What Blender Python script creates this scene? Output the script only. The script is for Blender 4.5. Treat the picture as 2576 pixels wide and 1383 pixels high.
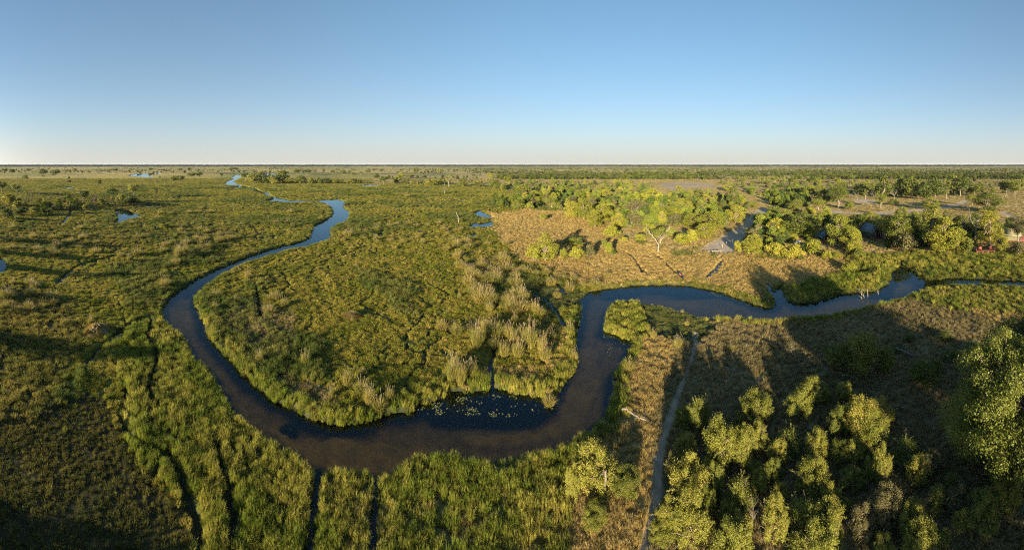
import bpy, math, numpy as np
from mathutils import Vector
R = math.radians
for o in list(bpy.data.objects): bpy.data.objects.remove(o)
C = bpy.context.scene.collection
SC = bpy.context.scene

# ------------------------------------------------------------------ camera
# a drone panorama: central cylindrical projection, 180 degrees wide, from 28 m above the wetland
CAM_H, F, U0, V0, W_, H_ = 28.0, 820.0, 1640.0, 412.5, 2576.0, 1383.0
cd = bpy.data.cameras.new('camera'); cam = bpy.data.objects.new('camera', cd); C.objects.link(cam)
cd.type = 'PANO'; cd.panorama_type = 'CENTRAL_CYLINDRICAL'
cd.central_cylindrical_range_u_min = -R(90); cd.central_cylindrical_range_u_max = R(90)
cd.central_cylindrical_range_v_min = -(H_ - V0) / F; cd.central_cylindrical_range_v_max = V0 / F
cd.central_cylindrical_radius = 1.0
cd.clip_start = 0.5; cd.clip_end = 60000
cam.location = (0, 0, CAM_H); cam.rotation_euler = (R(90), 0, (U0 - W_ / 2) / F)
SC.camera = cam

# ------------------------------------------------------------------ sky, sun, exposure
SUN_EL = R(9.5)
w = bpy.data.worlds.new('World'); SC.world = w; w.use_nodes = True
nt = w.node_tree; bg = nt.nodes['Background']
sky = nt.nodes.new('ShaderNodeTexSky'); sky.sky_type = 'NISHITA'; sky.sun_disc = False
sky.sun_elevation = SUN_EL; sky.sun_rotation = R(180); sky.altitude = 900
sky.air_density = 1.0; sky.dust_density = 0.6; sky.ozone_density = 2.6
# the sky's own low haze: the blue pales into a warm grey towards the horizon
SKY_S = 0.054
gm = nt.nodes.new('ShaderNodeGamma'); gm.inputs[1].default_value = 0.86; nt.links.new(sky.outputs[0], gm.inputs[0])
hv = nt.nodes.new('ShaderNodeTexCoord'); sx = nt.nodes.new('ShaderNodeSeparateXYZ'); nt.links.new(hv.outputs['Generated'], sx.inputs[0])
def _exp(scale, amp):
    a = nt.nodes.new('ShaderNodeMath'); a.operation = 'MULTIPLY'; a.inputs[1].default_value = -1 / scale; nt.links.new(sx.outputs[2], a.inputs[0])
    b = nt.nodes.new('ShaderNodeMath'); b.operation = 'EXPONENT'; nt.links.new(a.outputs[0], b.inputs[0])
    c = nt.nodes.new('ShaderNodeMath'); c.operation = 'MULTIPLY'; c.use_clamp = True; c.inputs[1].default_value = amp; nt.links.new(b.outputs[0], c.inputs[0]); return c.outputs[0]
hs0 = nt.nodes.new('ShaderNodeHueSaturation'); hs0.inputs['Saturation'].default_value = 1.22; hs0.inputs['Value'].default_value = 1.16; hs0.inputs['Hue'].default_value = .492; nt.links.new(gm.outputs[0], hs0.inputs['Color'])
mx1 = nt.nodes.new('ShaderNodeMix'); mx1.data_type = 'RGBA'; nt.links.new(_exp(.45, .62), mx1.inputs[0]); nt.links.new(hs0.outputs[0], mx1.inputs[6]); mx1.inputs[7].default_value = (2.6, 3.25, 4.0, 1)
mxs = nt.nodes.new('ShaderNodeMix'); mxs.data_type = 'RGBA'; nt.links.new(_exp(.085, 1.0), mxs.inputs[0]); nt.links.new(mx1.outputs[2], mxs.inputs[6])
# unseen sunward haze behind the camera: forward-scatter glow boosted to fill the shade
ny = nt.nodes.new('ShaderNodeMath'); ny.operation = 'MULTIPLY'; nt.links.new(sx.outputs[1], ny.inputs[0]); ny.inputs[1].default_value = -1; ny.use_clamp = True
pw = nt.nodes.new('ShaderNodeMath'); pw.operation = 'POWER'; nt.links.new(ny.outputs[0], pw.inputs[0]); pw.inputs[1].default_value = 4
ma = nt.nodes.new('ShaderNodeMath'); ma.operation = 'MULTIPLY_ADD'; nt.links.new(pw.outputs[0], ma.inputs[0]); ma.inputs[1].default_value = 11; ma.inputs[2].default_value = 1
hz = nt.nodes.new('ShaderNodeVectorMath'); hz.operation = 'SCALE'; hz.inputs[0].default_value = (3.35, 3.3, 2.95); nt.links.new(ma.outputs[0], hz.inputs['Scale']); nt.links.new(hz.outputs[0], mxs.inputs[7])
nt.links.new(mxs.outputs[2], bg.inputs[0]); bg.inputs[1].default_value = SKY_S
sd_ = bpy.data.lights.new('sun', 'SUN'); sun = bpy.data.objects.new('sun', sd_); C.objects.link(sun)
sd_.energy = 5.0; sd_.angle = R(0.5); sd_.color = (1.0, 0.83, 0.56)
sun.rotation_euler = (R(90) - SUN_EL, 0, 0)      # light travels towards +Y: the sun stands behind the camera
sun.location = (0, -60, 60)
SC.view_settings.view_transform = 'Standard'; SC.view_settings.look = 'None'
SC.view_settings.exposure = 1.95; SC.view_settings.gamma = 1
SC.cycles.max_bounces = 5; SC.cycles.diffuse_bounces = 2; SC.cycles.glossy_bounces = 2
SC.cycles.transparent_max_bounces = 6; SC.cycles.transmission_bounces = 3
SC.cycles.use_adaptive_sampling = True
SC.cycles.pixel_filter_type = 'BLACKMAN_HARRIS'; SC.cycles.filter_width = 1.15

# ------------------------------------------------------------------ geometry helpers
def W2(u, v, h=0.0):
    """ground point (at height h) seen at a place of the photograph, 2576 px wide"""
    th = (np.asarray(u, float) - U0) / F; d = (CAM_H - h) * F / (np.asarray(v, float) - V0)
    return d * np.sin(th), d * np.cos(th)

def _hash(ix, iy, s):
    n = (ix.astype(np.int64) * 374761393 + iy.astype(np.int64) * 668265263 + s * 974634777) & 0xffffffff
    n = ((n ^ (n >> 13)) * 1274126177) & 0xffffffff
    n = (n ^ (n >> 16)) & 0xffffffff
    return n / 4294967295.0
def vnoise(x, y, s=0):
    xi = np.floor(x); yi = np.floor(y); fx = x - xi; fy = y - yi
    fx = fx * fx * (3 - 2 * fx); fy = fy * fy * (3 - 2 * fy)
    a = _hash(xi, yi, s); b = _hash(xi + 1, yi, s); c = _hash(xi, yi + 1, s); d = _hash(xi + 1, yi + 1, s)
    return (a + (b - a) * fx) * (1 - fy) + (c + (d - c) * fx) * fy
def fbm(x, y, s=0, o=3):
    t = 0; amp = 1; tot = 0
    for k in range(o):
        t = t + amp * vnoise(x * 2 ** k + 17.3 * k, y * 2 ** k - 9.1 * k, s + k); tot += amp; amp *= .5
    return t / tot
def sstep(a, b, x):
    t = np.clip((x - a) / (b - a), 0, 1); return t * t * (3 - 2 * t)

def seg_dist(px, py, poly, closed=True):
    """distance to the outline and inside flag"""
    P = np.asarray(poly, float); n = len(P); dm = np.full(px.shape, 1e18); ins = np.zeros(px.shape, bool)
    for i in range(n if closed else n - 1):
        ax, ay = P[i]; bx, by = P[(i + 1) % n]; ex, ey = bx - ax, by - ay
        wx = px - ax; wy = py - ay
        t = np.clip((wx * ex + wy * ey) / (ex * ex + ey * ey + 1e-12), 0, 1)
        dx = wx - t * ex; dy = wy - t * ey
        dm = np.minimum(dm, dx * dx + dy * dy)
        if closed:
            if ey != 0:
                c = ((ay > py) != (by > py)) & (px < ex * (py - ay) / ey + ax); ins ^= c
    return np.sqrt(dm), ins
def sdf(px, py, poly, pad):
    """signed distance, positive inside; far outside = -pad"""
    out = np.full(px.shape, -float(pad)); P = np.asarray(poly, float)
    m = (px > P[:, 0].min() - pad) & (px < P[:, 0].max() + pad) & (py > P[:, 1].min() - pad) & (py < P[:, 1].max() + pad)
    if m.any():
        d, ins = seg_dist(px[m], py[m], P); out[m] = np.where(ins, d, np.maximum(-d, -pad))
    return out
def inpoly(px, py, poly):
    return seg_dist(np.asarray(px, float), np.asarray(py, float), poly)[1]
def dens(poly, step=25, closed=True):
    P = list(poly) + ([poly[0]] if closed else []); out = []
    for a, b in zip(P[:-1], P[1:]):
        k = max(1, int(max(abs(a[0] - b[0]), abs(a[1] - b[1])) / step))
        for i in range(k): out.append((a[0] + (b[0] - a[0]) * i / k, a[1] + (b[1] - a[1]) * i / k))
    if not closed: out.append(P[-1])
    return out
def wpoly(poly, step=25, closed=True):
    D = np.array(dens(poly, step, closed)); x, y = W2(D[:, 0], D[:, 1]); return np.stack([x, y], 1)

def mesh_np(name, verts, quads=None, tris=None, mat=None, attrs=None, smooth=False):
    me = bpy.data.meshes.new(name); verts = np.asarray(verts, np.float32)
    me.vertices.add(len(verts)); me.vertices.foreach_set('co', verts.ravel())
    loops = []; starts = []; tot = []; s = 0
    if quads is not None and len(quads):
        q = np.asarray(quads, np.int32); loops.append(q.ravel()); starts.append(np.arange(len(q)) * 4 + s); tot.append(np.full(len(q), 4)); s += q.size
    if tris is not None and len(tris):
        q = np.asarray(tris, np.int32); loops.append(q.ravel()); starts.append(np.arange(len(q)) * 3 + s); tot.append(np.full(len(q), 3)); s += q.size
    loops = np.concatenate(loops).astype(np.int32); starts = np.concatenate(starts).astype(np.int32); tot = np.concatenate(tot).astype(np.int32)
    me.loops.add(len(loops)); me.loops.foreach_set('vertex_index', loops)
    me.polygons.add(len(starts)); me.polygons.foreach_set('loop_start', starts); me.polygons.foreach_set('loop_total', tot)
    if smooth: me.polygons.foreach_set('use_smooth', np.ones(len(starts), bool))
    me.update(calc_edges=True)
    for k, a in (attrs or {}).items():
        a = np.asarray(a, np.float32)
        if a.ndim == 1:
            at = me.attributes.new(k, 'FLOAT', 'POINT'); at.data.foreach_set('value', a)
        else:
            at = me.attributes.new(k, 'FLOAT_VECTOR', 'POINT'); at.data.foreach_set('vector', a.ravel())
    if mat: me.materials.append(mat)
    return me
def obj(name, me, parent=None, loc=(0, 0, 0), rz=0, scale=None):
    o = bpy.data.objects.new(name, me); C.objects.link(o); o.location = loc; o.rotation_euler = (0, 0, rz)
    if scale is not None: o.scale = scale
    if parent is not None: o.parent = parent
    return o
def thing(name, label, cat, loc=(0, 0, 0), rz=0, group=None, scale=None):
    o = obj(name, None, None, loc, rz, scale); o['label'] = label; o['category'] = cat
    if group: o['group'] = group
    return o
class MB:
    """collects pieces of one mesh"""
    def __init__(s): s.v = []; s.q = []; s.t = []; s.n = 0; s.a = []
    def add(s, v, q=None, t=None, a=0.5):
        v = np.asarray(v, float).reshape(-1, 3)
        if q is not None and len(q): s.q.append(np.asarray(q).reshape(-1, 4) + s.n)
        if t is not None and len(t): s.t.append(np.asarray(t).reshape(-1, 3) + s.n)
        s.v.append(v); s.n += len(v); s.a.append(np.broadcast_to(np.asarray(a, float), (len(v),)))
    def box(s, c, d, rz=0, tilt=None):
        x, y, z = [k / 2 for k in d]
        v = np.array([(a * x, b * y, e * z) for e in (-1, 1) for a, b in ((-1, -1), (1, -1), (1, 1), (-1, 1))])
        if tilt is not None:
            ca, sa = math.cos(tilt), math.sin(tilt); v = np.stack([v[:, 0], v[:, 1] * ca - v[:, 2] * sa, v[:, 1] * sa + v[:, 2] * ca], 1)
        cr, sr = math.cos(rz), math.sin(rz); v = np.stack([v[:, 0] * cr - v[:, 1] * sr, v[:, 0] * sr + v[:, 1] * cr, v[:, 2]], 1) + np.array(c)
        s.add(v, [(0, 3, 2, 1), (4, 5, 6, 7), (0, 1, 5, 4), (1, 2, 6, 5), (2, 3, 7, 6), (3, 0, 4, 7)])
    def tube(s, pts, rad, n=6, a=0.5):
        P = np.asarray(pts, float); k = len(P); rad = np.broadcast_to(np.asarray(rad, float), (k,))
        T = np.gradient(P, axis=0); T /= np.linalg.norm(T, axis=1)[:, None] + 1e-9
        ref = np.where(np.abs(T[:, 2:3]) > .9, np.array([[1., 0, 0]]), np.array([[0, 0, 1.]]))
        A = np.cross(T, ref); A /= np.linalg.norm(A, axis=1)[:, None] + 1e-9; B = np.cross(T, A)
        an = np.arange(n) * 2 * math.pi / n
        v = P[:, None] + rad[:, None, None] * (A[:, None] * np.cos(an)[None, :, None] + B[:, None] * np.sin(an)[None, :, None])
        q = [(i * n + j, i * n + (j + 1) % n, (i + 1) * n + (j + 1) % n, (i + 1) * n + j) for i in range(k - 1) for j in range(n)]
        s.add(v.reshape(-1, 3), q, a=a)
    def mesh(s, name, mat, smooth=False):
        return mesh_np(name, np.concatenate(s.v), np.concatenate(s.q) if s.q else None, np.concatenate(s.t) if s.t else None, mat, {'vr': np.concatenate(s.a)}, smooth)

# ------------------------------------------------------------------ materials
def mat(name):
    m = bpy.data.materials.new(name); m.use_nodes = True; n = m.node_tree
    for x in list(n.nodes): n.nodes.remove(x)
    out = n.nodes.new('ShaderNodeOutputMaterial'); return m, n, out
def N(n, t, **kw):
    x = n.nodes.new(t)
    for k, v in kw.items(): setattr(x, k, v)
    return x
def ramp2(n, fac, c0, c1, p0=0., p1=1.):
    r = N(n, 'ShaderNodeValToRGB'); e = r.color_ramp.elements
    e[0].position = p0; e[0].color = (*c0, 1); e[1].position = p1; e[1].color = (*c1, 1); n.links.new(fac, r.inputs[0]); return r.outputs[0]
def leafmat(name, c0, c1, c2, transl=0.3, obr=0.25):
    """per-leaf colour between c0 and c1, some leaves c2; every plant a little different"""
    m, n, out = mat(name); L = n.links
    a = N(n, 'ShaderNodeAttribute', attribute_name='vr')
    r = N(n, 'ShaderNodeValToRGB'); e = r.color_ramp.elements
    e[0].position = 0; e[0].color = (*c0, 1); e[1].position = .8; e[1].color = (*c1, 1); k = e.new(1.0); k.color = (*c2, 1)
    L.new(a.outputs['Fac'], r.inputs[0])
    oi = N(n, 'ShaderNodeObjectInfo'); hs = N(n, 'ShaderNodeHueSaturation')
    mr = N(n, 'ShaderNodeMapRange'); mr.inputs[3].default_value = 1 - obr; mr.inputs[4].default_value = 1 + obr; L.new(oi.outputs['Random'], mr.inputs[0])
    mh = N(n, 'ShaderNodeMath', operation='MULTIPLY_ADD'); L.new(oi.outputs['Random'], mh.inputs[0]); mh.inputs[1].default_value = -0.03; mh.inputs[2].default_value = .502
    L.new(mh.outputs[0], hs.inputs['Hue']); L.new(mr.outputs[0], hs.inputs['Value']); L.new(r.outputs[0], hs.inputs['Color'])
    p = N(n, 'ShaderNodeBsdfPrincipled'); p.inputs['Roughness'].default_value = .55; p.inputs['Specular IOR Level'].default_value = .25
    L.new(hs.outputs[0], p.inputs['Base Color'])
    t = N(n, 'ShaderNodeBsdfTranslucent'); L.new(hs.outputs[0], t.inputs[0])
    mx = N(n, 'ShaderNodeMixShader'); mx.inputs[0].default_value = transl
    L.new(p.outputs[0], mx.inputs[1]); L.new(t.outputs[0], mx.inputs[2]); L.new(mx.outputs[0], out.inputs[0]); return m
def barkmat(name, c0, c1, sc=6.):
    m, n, out = mat(name); L = n.links
    tc = N(n, 'ShaderNodeTexCoord'); mp = N(n, 'ShaderNodeMapping'); mp.inputs['Scale'].default_value = (sc, sc, sc * .3); L.new(tc.outputs['Object'], mp.inputs[0])
    no = N(n, 'ShaderNodeTexNoise'); no.inputs['Detail'].default_value = 5; L.new(mp.outputs[0], no.inputs[0])
    c = ramp2(n, no.outputs['Fac'], c0, c1, .35, .65)
    p = N(n, 'ShaderNodeBsdfPrincipled'); p.inputs['Roughness'].default_value = .85; L.new(c, p.inputs['Base Color'])
    b = N(n, 'ShaderNodeBump'); b.inputs['Strength'].default_value = .5; b.inputs['Distance'].default_value = .03; L.new(no.outputs['Fac'], b.inputs['Height']); L.new(b.outputs[0], p.inputs['Normal'])
    L.new(p.outputs[0], out.inputs[0]); return m
def plain(name, c0, c1, sc=3., rough=.8, metal=0):
    m, n, out = mat(name); L = n.links
    tc = N(n, 'ShaderNodeTexCoord'); no = N(n, 'ShaderNodeTexNoise'); no.inputs['Scale'].default_value = sc; no.inputs['Detail'].default_value = 5; L.new(tc.outputs['Object'], no.inputs[0])
    c = ramp2(n, no.outputs['Fac'], c0, c1, .35, .65)
    p = N(n, 'ShaderNodeBsdfPrincipled'); p.inputs['Roughness'].default_value = rough; p.inputs['Metallic'].default_value = metal; L.new(c, p.inputs['Base Color']); L.new(p.outputs[0], out.inputs[0]); return m
def grassmat(name):
    m, n, out = mat(name); L = n.links
    a = N(n, 'ShaderNodeAttribute', attribute_name='tcol', attribute_type='INSTANCER')
    v = N(n, 'ShaderNodeAttribute', attribute_name='vr')
    mr = N(n, 'ShaderNodeMapRange'); mr.inputs[3].default_value = .62; mr.inputs[4].default_value = 1.4; L.new(v.outputs['Fac'], mr.inputs[0])
    sc = N(n, 'ShaderNodeVectorMath', operation='SCALE'); L.new(a.outputs['Vector'], sc.inputs[0]); L.new(mr.outputs[0], sc.inputs['Scale'])
    p = N(n, 'ShaderNodeBsdfPrincipled'); p.inputs['Roughness'].default_value = .6; p.inputs['Specular IOR Level'].default_value = .2; L.new(sc.outputs[0], p.inputs['Base Color'])
    t = N(n, 'ShaderNodeBsdfTranslucent'); L.new(sc.outputs[0], t.inputs[0])
    mx = N(n, 'ShaderNodeMixShader'); mx.inputs[0].default_value = .42
    L.new(p.outputs[0], mx.inputs[1]); L.new(t.outputs[0], mx.inputs[2]); L.new(mx.outputs[0], out.inputs[0]); return m
def groundmat(name):
    m, n, out = mat(name); L = n.links
    a = N(n, 'ShaderNodeAttribute', attribute_name='gcol')
    tc = N(n, 'ShaderNodeTexCoord')
    n1 = N(n, 'ShaderNodeTexNoise'); n1.inputs['Scale'].default_value = .9; n1.inputs['Detail'].default_value = 6; n1.inputs['Roughness'].default_value = .7; L.new(tc.outputs['Object'], n1.inputs[0])
    n2 = N(n, 'ShaderNodeTexNoise'); n2.inputs['Scale'].default_value = .05; n2.inputs['Detail'].default_value = 6; n2.inputs['Roughness'].default_value = .65; L.new(tc.outputs['Object'], n2.inputs[0])
    m1 = N(n, 'ShaderNodeMapRange'); m1.inputs[1].default_value = .3; m1.inputs[2].default_value = .7; m1.inputs[3].default_value = .6; m1.inputs[4].default_value = 1.4; L.new(n1.outputs['Fac'], m1.inputs[0])
    m2 = N(n, 'ShaderNodeMapRange'); m2.inputs[1].default_value = .3; m2.inputs[2].default_value = .7; m2.inputs[3].default_value = .75; m2.inputs[4].default_value = 1.25; L.new(n2.outputs['Fac'], m2.inputs[0])
    mm = N(n, 'ShaderNodeMath', operation='MULTIPLY'); L.new(m1.outputs[0], mm.inputs[0]); L.new(m2.outputs[0], mm.inputs[1])
    sc = N(n, 'ShaderNodeVectorMath', operation='SCALE'); L.new(a.outputs['Vector'], sc.inputs[0]); L.new(mm.outputs[0], sc.inputs['Scale'])
    p = N(n, 'ShaderNodeBsdfPrincipled'); p.inputs['Roughness'].default_value = .9; p.inputs['Specular IOR Level'].default_value = .15; L.new(sc.outputs[0], p.inputs['Base Color'])
    b = N(n, 'ShaderNodeBump'); b.inputs['Strength'].default_value = .8; b.inputs['Distance'].default_value = .15; L.new(n1.outputs['Fac'], b.inputs['Height']); L.new(b.outputs[0], p.inputs['Normal'])
    L.new(p.outputs[0], out.inputs[0]); return m
def watermat(name):
    m, n, out = mat(name); L = n.links
    tc = N(n, 'ShaderNodeTexCoord')
    no = N(n, 'ShaderNodeTexNoise'); no.inputs['Scale'].default_value = 1.6; no.inputs['Detail'].default_value = 3; L.new(tc.outputs['Object'], no.inputs[0])
    b = N(n, 'ShaderNodeBump'); b.inputs['Strength'].default_value = .12; b.inputs['Distance'].default_value = .02; L.new(no.outputs['Fac'], b.inputs['Height'])
    fr = N(n, 'ShaderNodeFresnel'); fr.inputs[0].default_value = 1.35; L.new(b.outputs[0], fr.inputs[1])
    g = N(n, 'ShaderNodeBsdfGlossy'); g.inputs['Roughness'].default_value = .03; g.inputs[0].default_value = (.62, .85, 1, 1); L.new(b.outputs[0], g.inputs['Normal'])
    t = N(n, 'ShaderNodeBsdfTransparent'); t.inputs[0].default_value = (.93, .75, .46, 1)
    mx = N(n, 'ShaderNodeMixShader'); L.new(fr.outputs[0], mx.inputs[0]); L.new(t.outputs[0], mx.inputs[1]); L.new(g.outputs[0], mx.inputs[2]); L.new(mx.outputs[0], out.inputs[0]); return m

M = {}
M['near'] = leafmat('leaf_near', (.105, .135, .018), (.225, .225, .036), (.36, .33, .085))
M['bright'] = leafmat('leaf_bright', (.14, .17, .016), (.255, .255, .032), (.38, .35, .07))
M['olive'] = leafmat('leaf_olive', (.11, .145, .020), (.20, .215, .036), (.28, .26, .06))
M['dark'] = leafmat('leaf_dark', (.055, .085, .014), (.120, .150, .022), (.22, .23, .045))
M['grey'] = leafmat('leaf_grey', (.085, .090, .030), (.145, .135, .050), (.20, .17, .09))
M['bark'] = barkmat('bark_brown', (.10, .08, .055), (.24, .19, .13))
M['pale_bark'] = barkmat('bark_pale', (.16, .13, .095), (.30, .25, .19))
M['deadwood'] = barkmat('dead_wood', (.09, .075, .058), (.19, .16, .12))
M['reed'] = leafmat('reed_blades', (.14, .16, .030), (.30, .27, .065), (.46, .37, .13), .4, .2)
M['plume'] = leafmat('reed_plumes', (.28, .23, .11), (.44, .36, .22), (.6, .52, .4), .3, .1)
M['grass'] = grassmat('grass_blades'); M['ground'] = groundmat('ground_soil'); M['water'] = watermat('river_water')
M['pad'] = leafmat('lily_leaf', (.045, .068, .03), (.09, .11, .045), (.15, .14, .06), .1, .2)
M['canvas'] = plain('grey_canvas', (.10, .14, .17), (.15, .19, .22), 2.)
M['canvas_green'] = plain('green_canvas', (.035, .05, .035), (.06, .08, .05), 2.)
M['canvas_tan'] = plain('tan_canvas', (.20, .18, .10), (.28, .25, .14), 2.)
M['redwood'] = plain('red_stained_wood', (.10, .030, .018), (.18, .055, .03), 5., .6)
M['pole'] = plain('peeled_poles', (.35, .27, .17), (.5, .4, .27), 8.)
M['hull'] = plain('dark_hull', (.012, .012, .022), (.03, .03, .05), 4., .5)
M['white'] = plain('white_paint', (.62, .64, .66), (.78, .78, .78), 3., .5)
M['redcloth'] = plain('red_cloth', (.16, .035, .03), (.26, .07, .05), 6.)
M['dark_void'] = plain('dark_mesh', (.01, .01, .01), (.02, .02, .02), 4.)
M['ash'] = plain('wet_ash', (.05, .045, .04), (.1, .09, .08), 4.)

# ------------------------------------------------------------------ what the ground is made of, traced from above
RIVER = [(800,505),(842,503),(858,507),(857,512),(852,518),(858,526),(868,530),(870,541),(862,556),(845,562),(828,572),(822,582),(824,598),(815,605),
 (795,610),(760,621),(720,628),(690,637),(650,648),(602,664),(565,682),(535,700),(510,720),(483,748),(487,768),(497,782),(505,805),(520,846),(545,874),(562,892),(600,935),
 (640,975),(690,1015),(742,1035),(772,1058),(850,1072),(900,1066),(960,1050),(1020,1045),(1045,1036),(1060,1022),(1110,1008),(1140,992),(1200,990),(1250,984),(1300,992),(1340,996),(1385,1008),(1402,990),(1430,955),
 (1449,920),(1450,880),(1447,850),(1455,822),(1462,800),(1462,760),(1470,748),(1490,733),(1530,727),(1600,720),(1680,717),(1740,722),(1800,735),(1850,752),(1900,772),(1948,778),(1958,765),(1950,740),(1962,728),(1972,752),(1995,767),(2050,763),
 (2110,744),(2150,737),(2185,734),(2212,732),(2238,715),(2247,700),(2243,686),(2262,673),(2285,681),(2305,698),(2340,707),(2400,703),(2480,707),(2600,713),(2760,720),
 (2760,728),(2600,719),(2480,712),(2400,711),(2340,724),(2300,735),(2270,752),(2230,762),(2170,776),(2100,790),(2050,800),(1950,808),(1860,805),(1800,802),(1750,795),(1700,782),(1640,765),(1600,758),(1560,760),(1535,770),
 (1524,790),(1521,815),(1518,832),(1545,842),(1565,850),(1586,862),(1584,880),(1572,900),(1560,925),(1546,945),(1544,985),(1535,1010),(1520,1045),(1490,1070),(1450,1096),(1420,1120),(1350,1145),(1290,1160),(1230,1168),(1170,1163),(1140,1150),(1090,1148),(1050,1150),
 (1010,1178),(960,1198),(900,1190),(850,1194),(800,1190),(765,1168),(735,1145),(700,1130),(650,1095),(600,1050),(565,1000),(545,960),(520,930),(500,915),(480,895),(470,865),(455,845),(430,825),(410,800),(410,778),(440,745),(470,722),(500,705),(540,684),(590,664),(640,645),
 (690,628),(755,612),(775,606),(792,597),(795,580),(800,568),(825,556),(842,545),(850,536),(846,524),(830,512)]
PONDS = [[(596,463),(640,474),(664,484),(658,487),(632,478),(594,467)],[(590,449),(600,450),(586,457),(574,456)],[(2325,712),(2400,700),(2480,704),(2640,712),(2640,726),(2480,717),(2400,716),(2340,726)],[(283,561),(297,552),(290,530),(315,526),(340,538),(364,545),(340,549),(322,552),(305,559)],[(158,471.5),(178,470.5),(194,473.5),(170,474.5)],
 [(325,442),(345,437),(400,435.5),(406,437.5),(374,440.5),(388,446),(345,444.5)],[(565,463),(572,456),(580,455),(592,460),(600,464),(606,467),(580,467)],[(578,475),(592,470),(607,469),(600,474)],
 [(583,448),(592,441),(606,440),(604,447),(590,450)],[(660,483),(674,483),(677,491),(694,497),(727,503.5),(800,504.5),(735,510),(700,508.5),(668,506),(690,499),(668,490)],
 [(875,467),(905,468.8),(962,467.8),(945,465.6)],[(975,516.5),(982,515.6),(992,517.5),(983,519.3)],[(1188,537),(1207,531),(1236,543),(1240,549),(1212,547)],
 [(1158,560),(1185,559),(1192,566),(1180,573),(1215,573),(1246,569),(1236,556),(1222,561),(1205,563)],[(1145,504),(1178,503),(1184,505),(1160,506.5)],
 [(-60,640),(0,648),(18,662),(34,668),(12,672),(14,684),(-60,700)],[(671,441),(672,436.5),(692,436.5),(691,441)],[(2146,687),(2162,682),(2184,684),(2176,690),(2155,691)],
 [(568,438),(590,437.2),(600,438.4),(585,438.8)],[(1182,592),(1196,588),(1200,596),(1190,597)],[(945,590),(962,588),(958,594)],[(40,560),(60,557),(66,560),(50,562.5)],[(365,520),(375,517),(376,523)],
 [(520,571),(530,568),(540,571)],[(495,505.5),(500,504.5),(504,506)],[(1000,438),(1015,437.5),(1020,438.5)],[(120,491.5),(130,490.5),(132,492.5)]]
TRAILS = [([(947,1180),(946,1215),(944,1270),(938,1330),(937,1400),(930,1500)],.52,-.1),([(792,1182),(796,1215),(795,1260),(786,1320),(780,1383),(770,1500)],.56,-.1),
 ([(210,925),(252,880),(290,852),(323,824),(345,810),(380,800),(412,800)],.7,-.05),([(378,804),(376,830),(371,860),(393,888),(396,920),(378,963),(373,1001),(400,1040)],.5,.0),
 ([(545,1130),(555,1185),(577,1248),(582,1300),(584,1383)],.45,.05),([(300,1060),(315,1089),(335,1109),(361,1134),(429,1170),(461,1225),(474,1276),(497,1336),(505,1400)],.5,.05),
 ([(310,1040),(318,1000),(300,965)],.4,.05),([(430,1150),(400,1185),(375,1240)],.3,.05),
 ([(143,716),(170,690),(200,670),(240,660),(315,642),(360,630)],.9,-.12),([(494,625),(508,645),(520,655)],.6,-.1),([(1239,985),(1238,955),(1232,930),(1243,900),(1238,870)],.5,-.12),
 ([(1425,830),(1400,790),(1380,760),(1345,740)],.5,-.12),([(1207,690),(1180,680),(1160,650)],.7,-.1),([(1960,775),(1952,750),(1940,735),(1930,715)],.8,-.15),
 ([(1420,740),(1390,700),(1375,670)],.7,-.05),([(1700,690),(1680,670),(1660,650),(1640,640)],.7,.1),([(1620,690),(1600,660),(1580,640)],.7,.1),([(1780,700),(1800,680),(1815,660)],.9,-.1),
 ([(1840,830),(1900,850),(1960,880),(2030,920)],.5,.1),([(1570,838),(1640,850),(1700,830),(1790,850)],.4,.05),([(160,560),(172,545),(178,530)],1.2,-.05),([(640,720),(650,760),(655,800)],.5,0.)]
PATHW = [([(1750,840),(1752,870),(1738,915),(1722,960),(1702,1010),(1685,1060),(1668,1120),(1655,1180),(1652,1240),(1648,1300),(1632,1350),(1622,1383),(1600,1480)],.30)]
SAND = [[(1765,632),(1790,612),(1830,590),(1862,572),(1880,548),(1900,532),(1925,527),(1945,531),(1938,545),(1900,556),(1880,580),(1870,600),(1852,628),(1838,640),(1800,642)],
 [(2080,527),(2120,533),(2180,537),(2240,532),(2310,528),(2400,515),(2420,508),(2428,503),(2436,507),(2428,514),(2400,522),(2320,533),(2250,537),(2190,543),(2120,540),(2075,533)],
 [(2140,503),(2175,500),(2205,505),(2200,512),(2160,512)],[(2515,533),(2530,535),(2545,543),(2580,552),(2576,557),(2540,549),(2518,539)],[(1660,460),(1700,459),(1780,461),(1805,465),(1790,471),(1720,476),(1690,482),(1665,470)]]
SHOALS = [[(1432,880),(1490,850),(1516,880),(1520,930),(1512,985),(1480,1045),(1420,1090),(1300,1118),(1180,1112),(1140,1080),(1180,1062),(1240,1068),(1350,1060),(1400,1030),(1428,960)],
 [(1500,780),(1530,752),(1570,742),(1650,734),(1750,740),(1850,765),(1910,785),(1860,792),(1800,790),(1700,772),(1600,752),(1540,765)],
 [(640,1040),(700,1060),(740,1085),(860,1090),(1000,1090),(1100,1100),(1120,1130),(1020,1170),(960,1190),(860,1188),(790,1165),(700,1105)],[(420,768),(478,757),(490,790),(482,835),(450,815)],[(2260,700),(2300,705),(2290,725),(2250,730)],[(560,960),(600,985),(640,1030),(620,1040),(580,1000)]]
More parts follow.
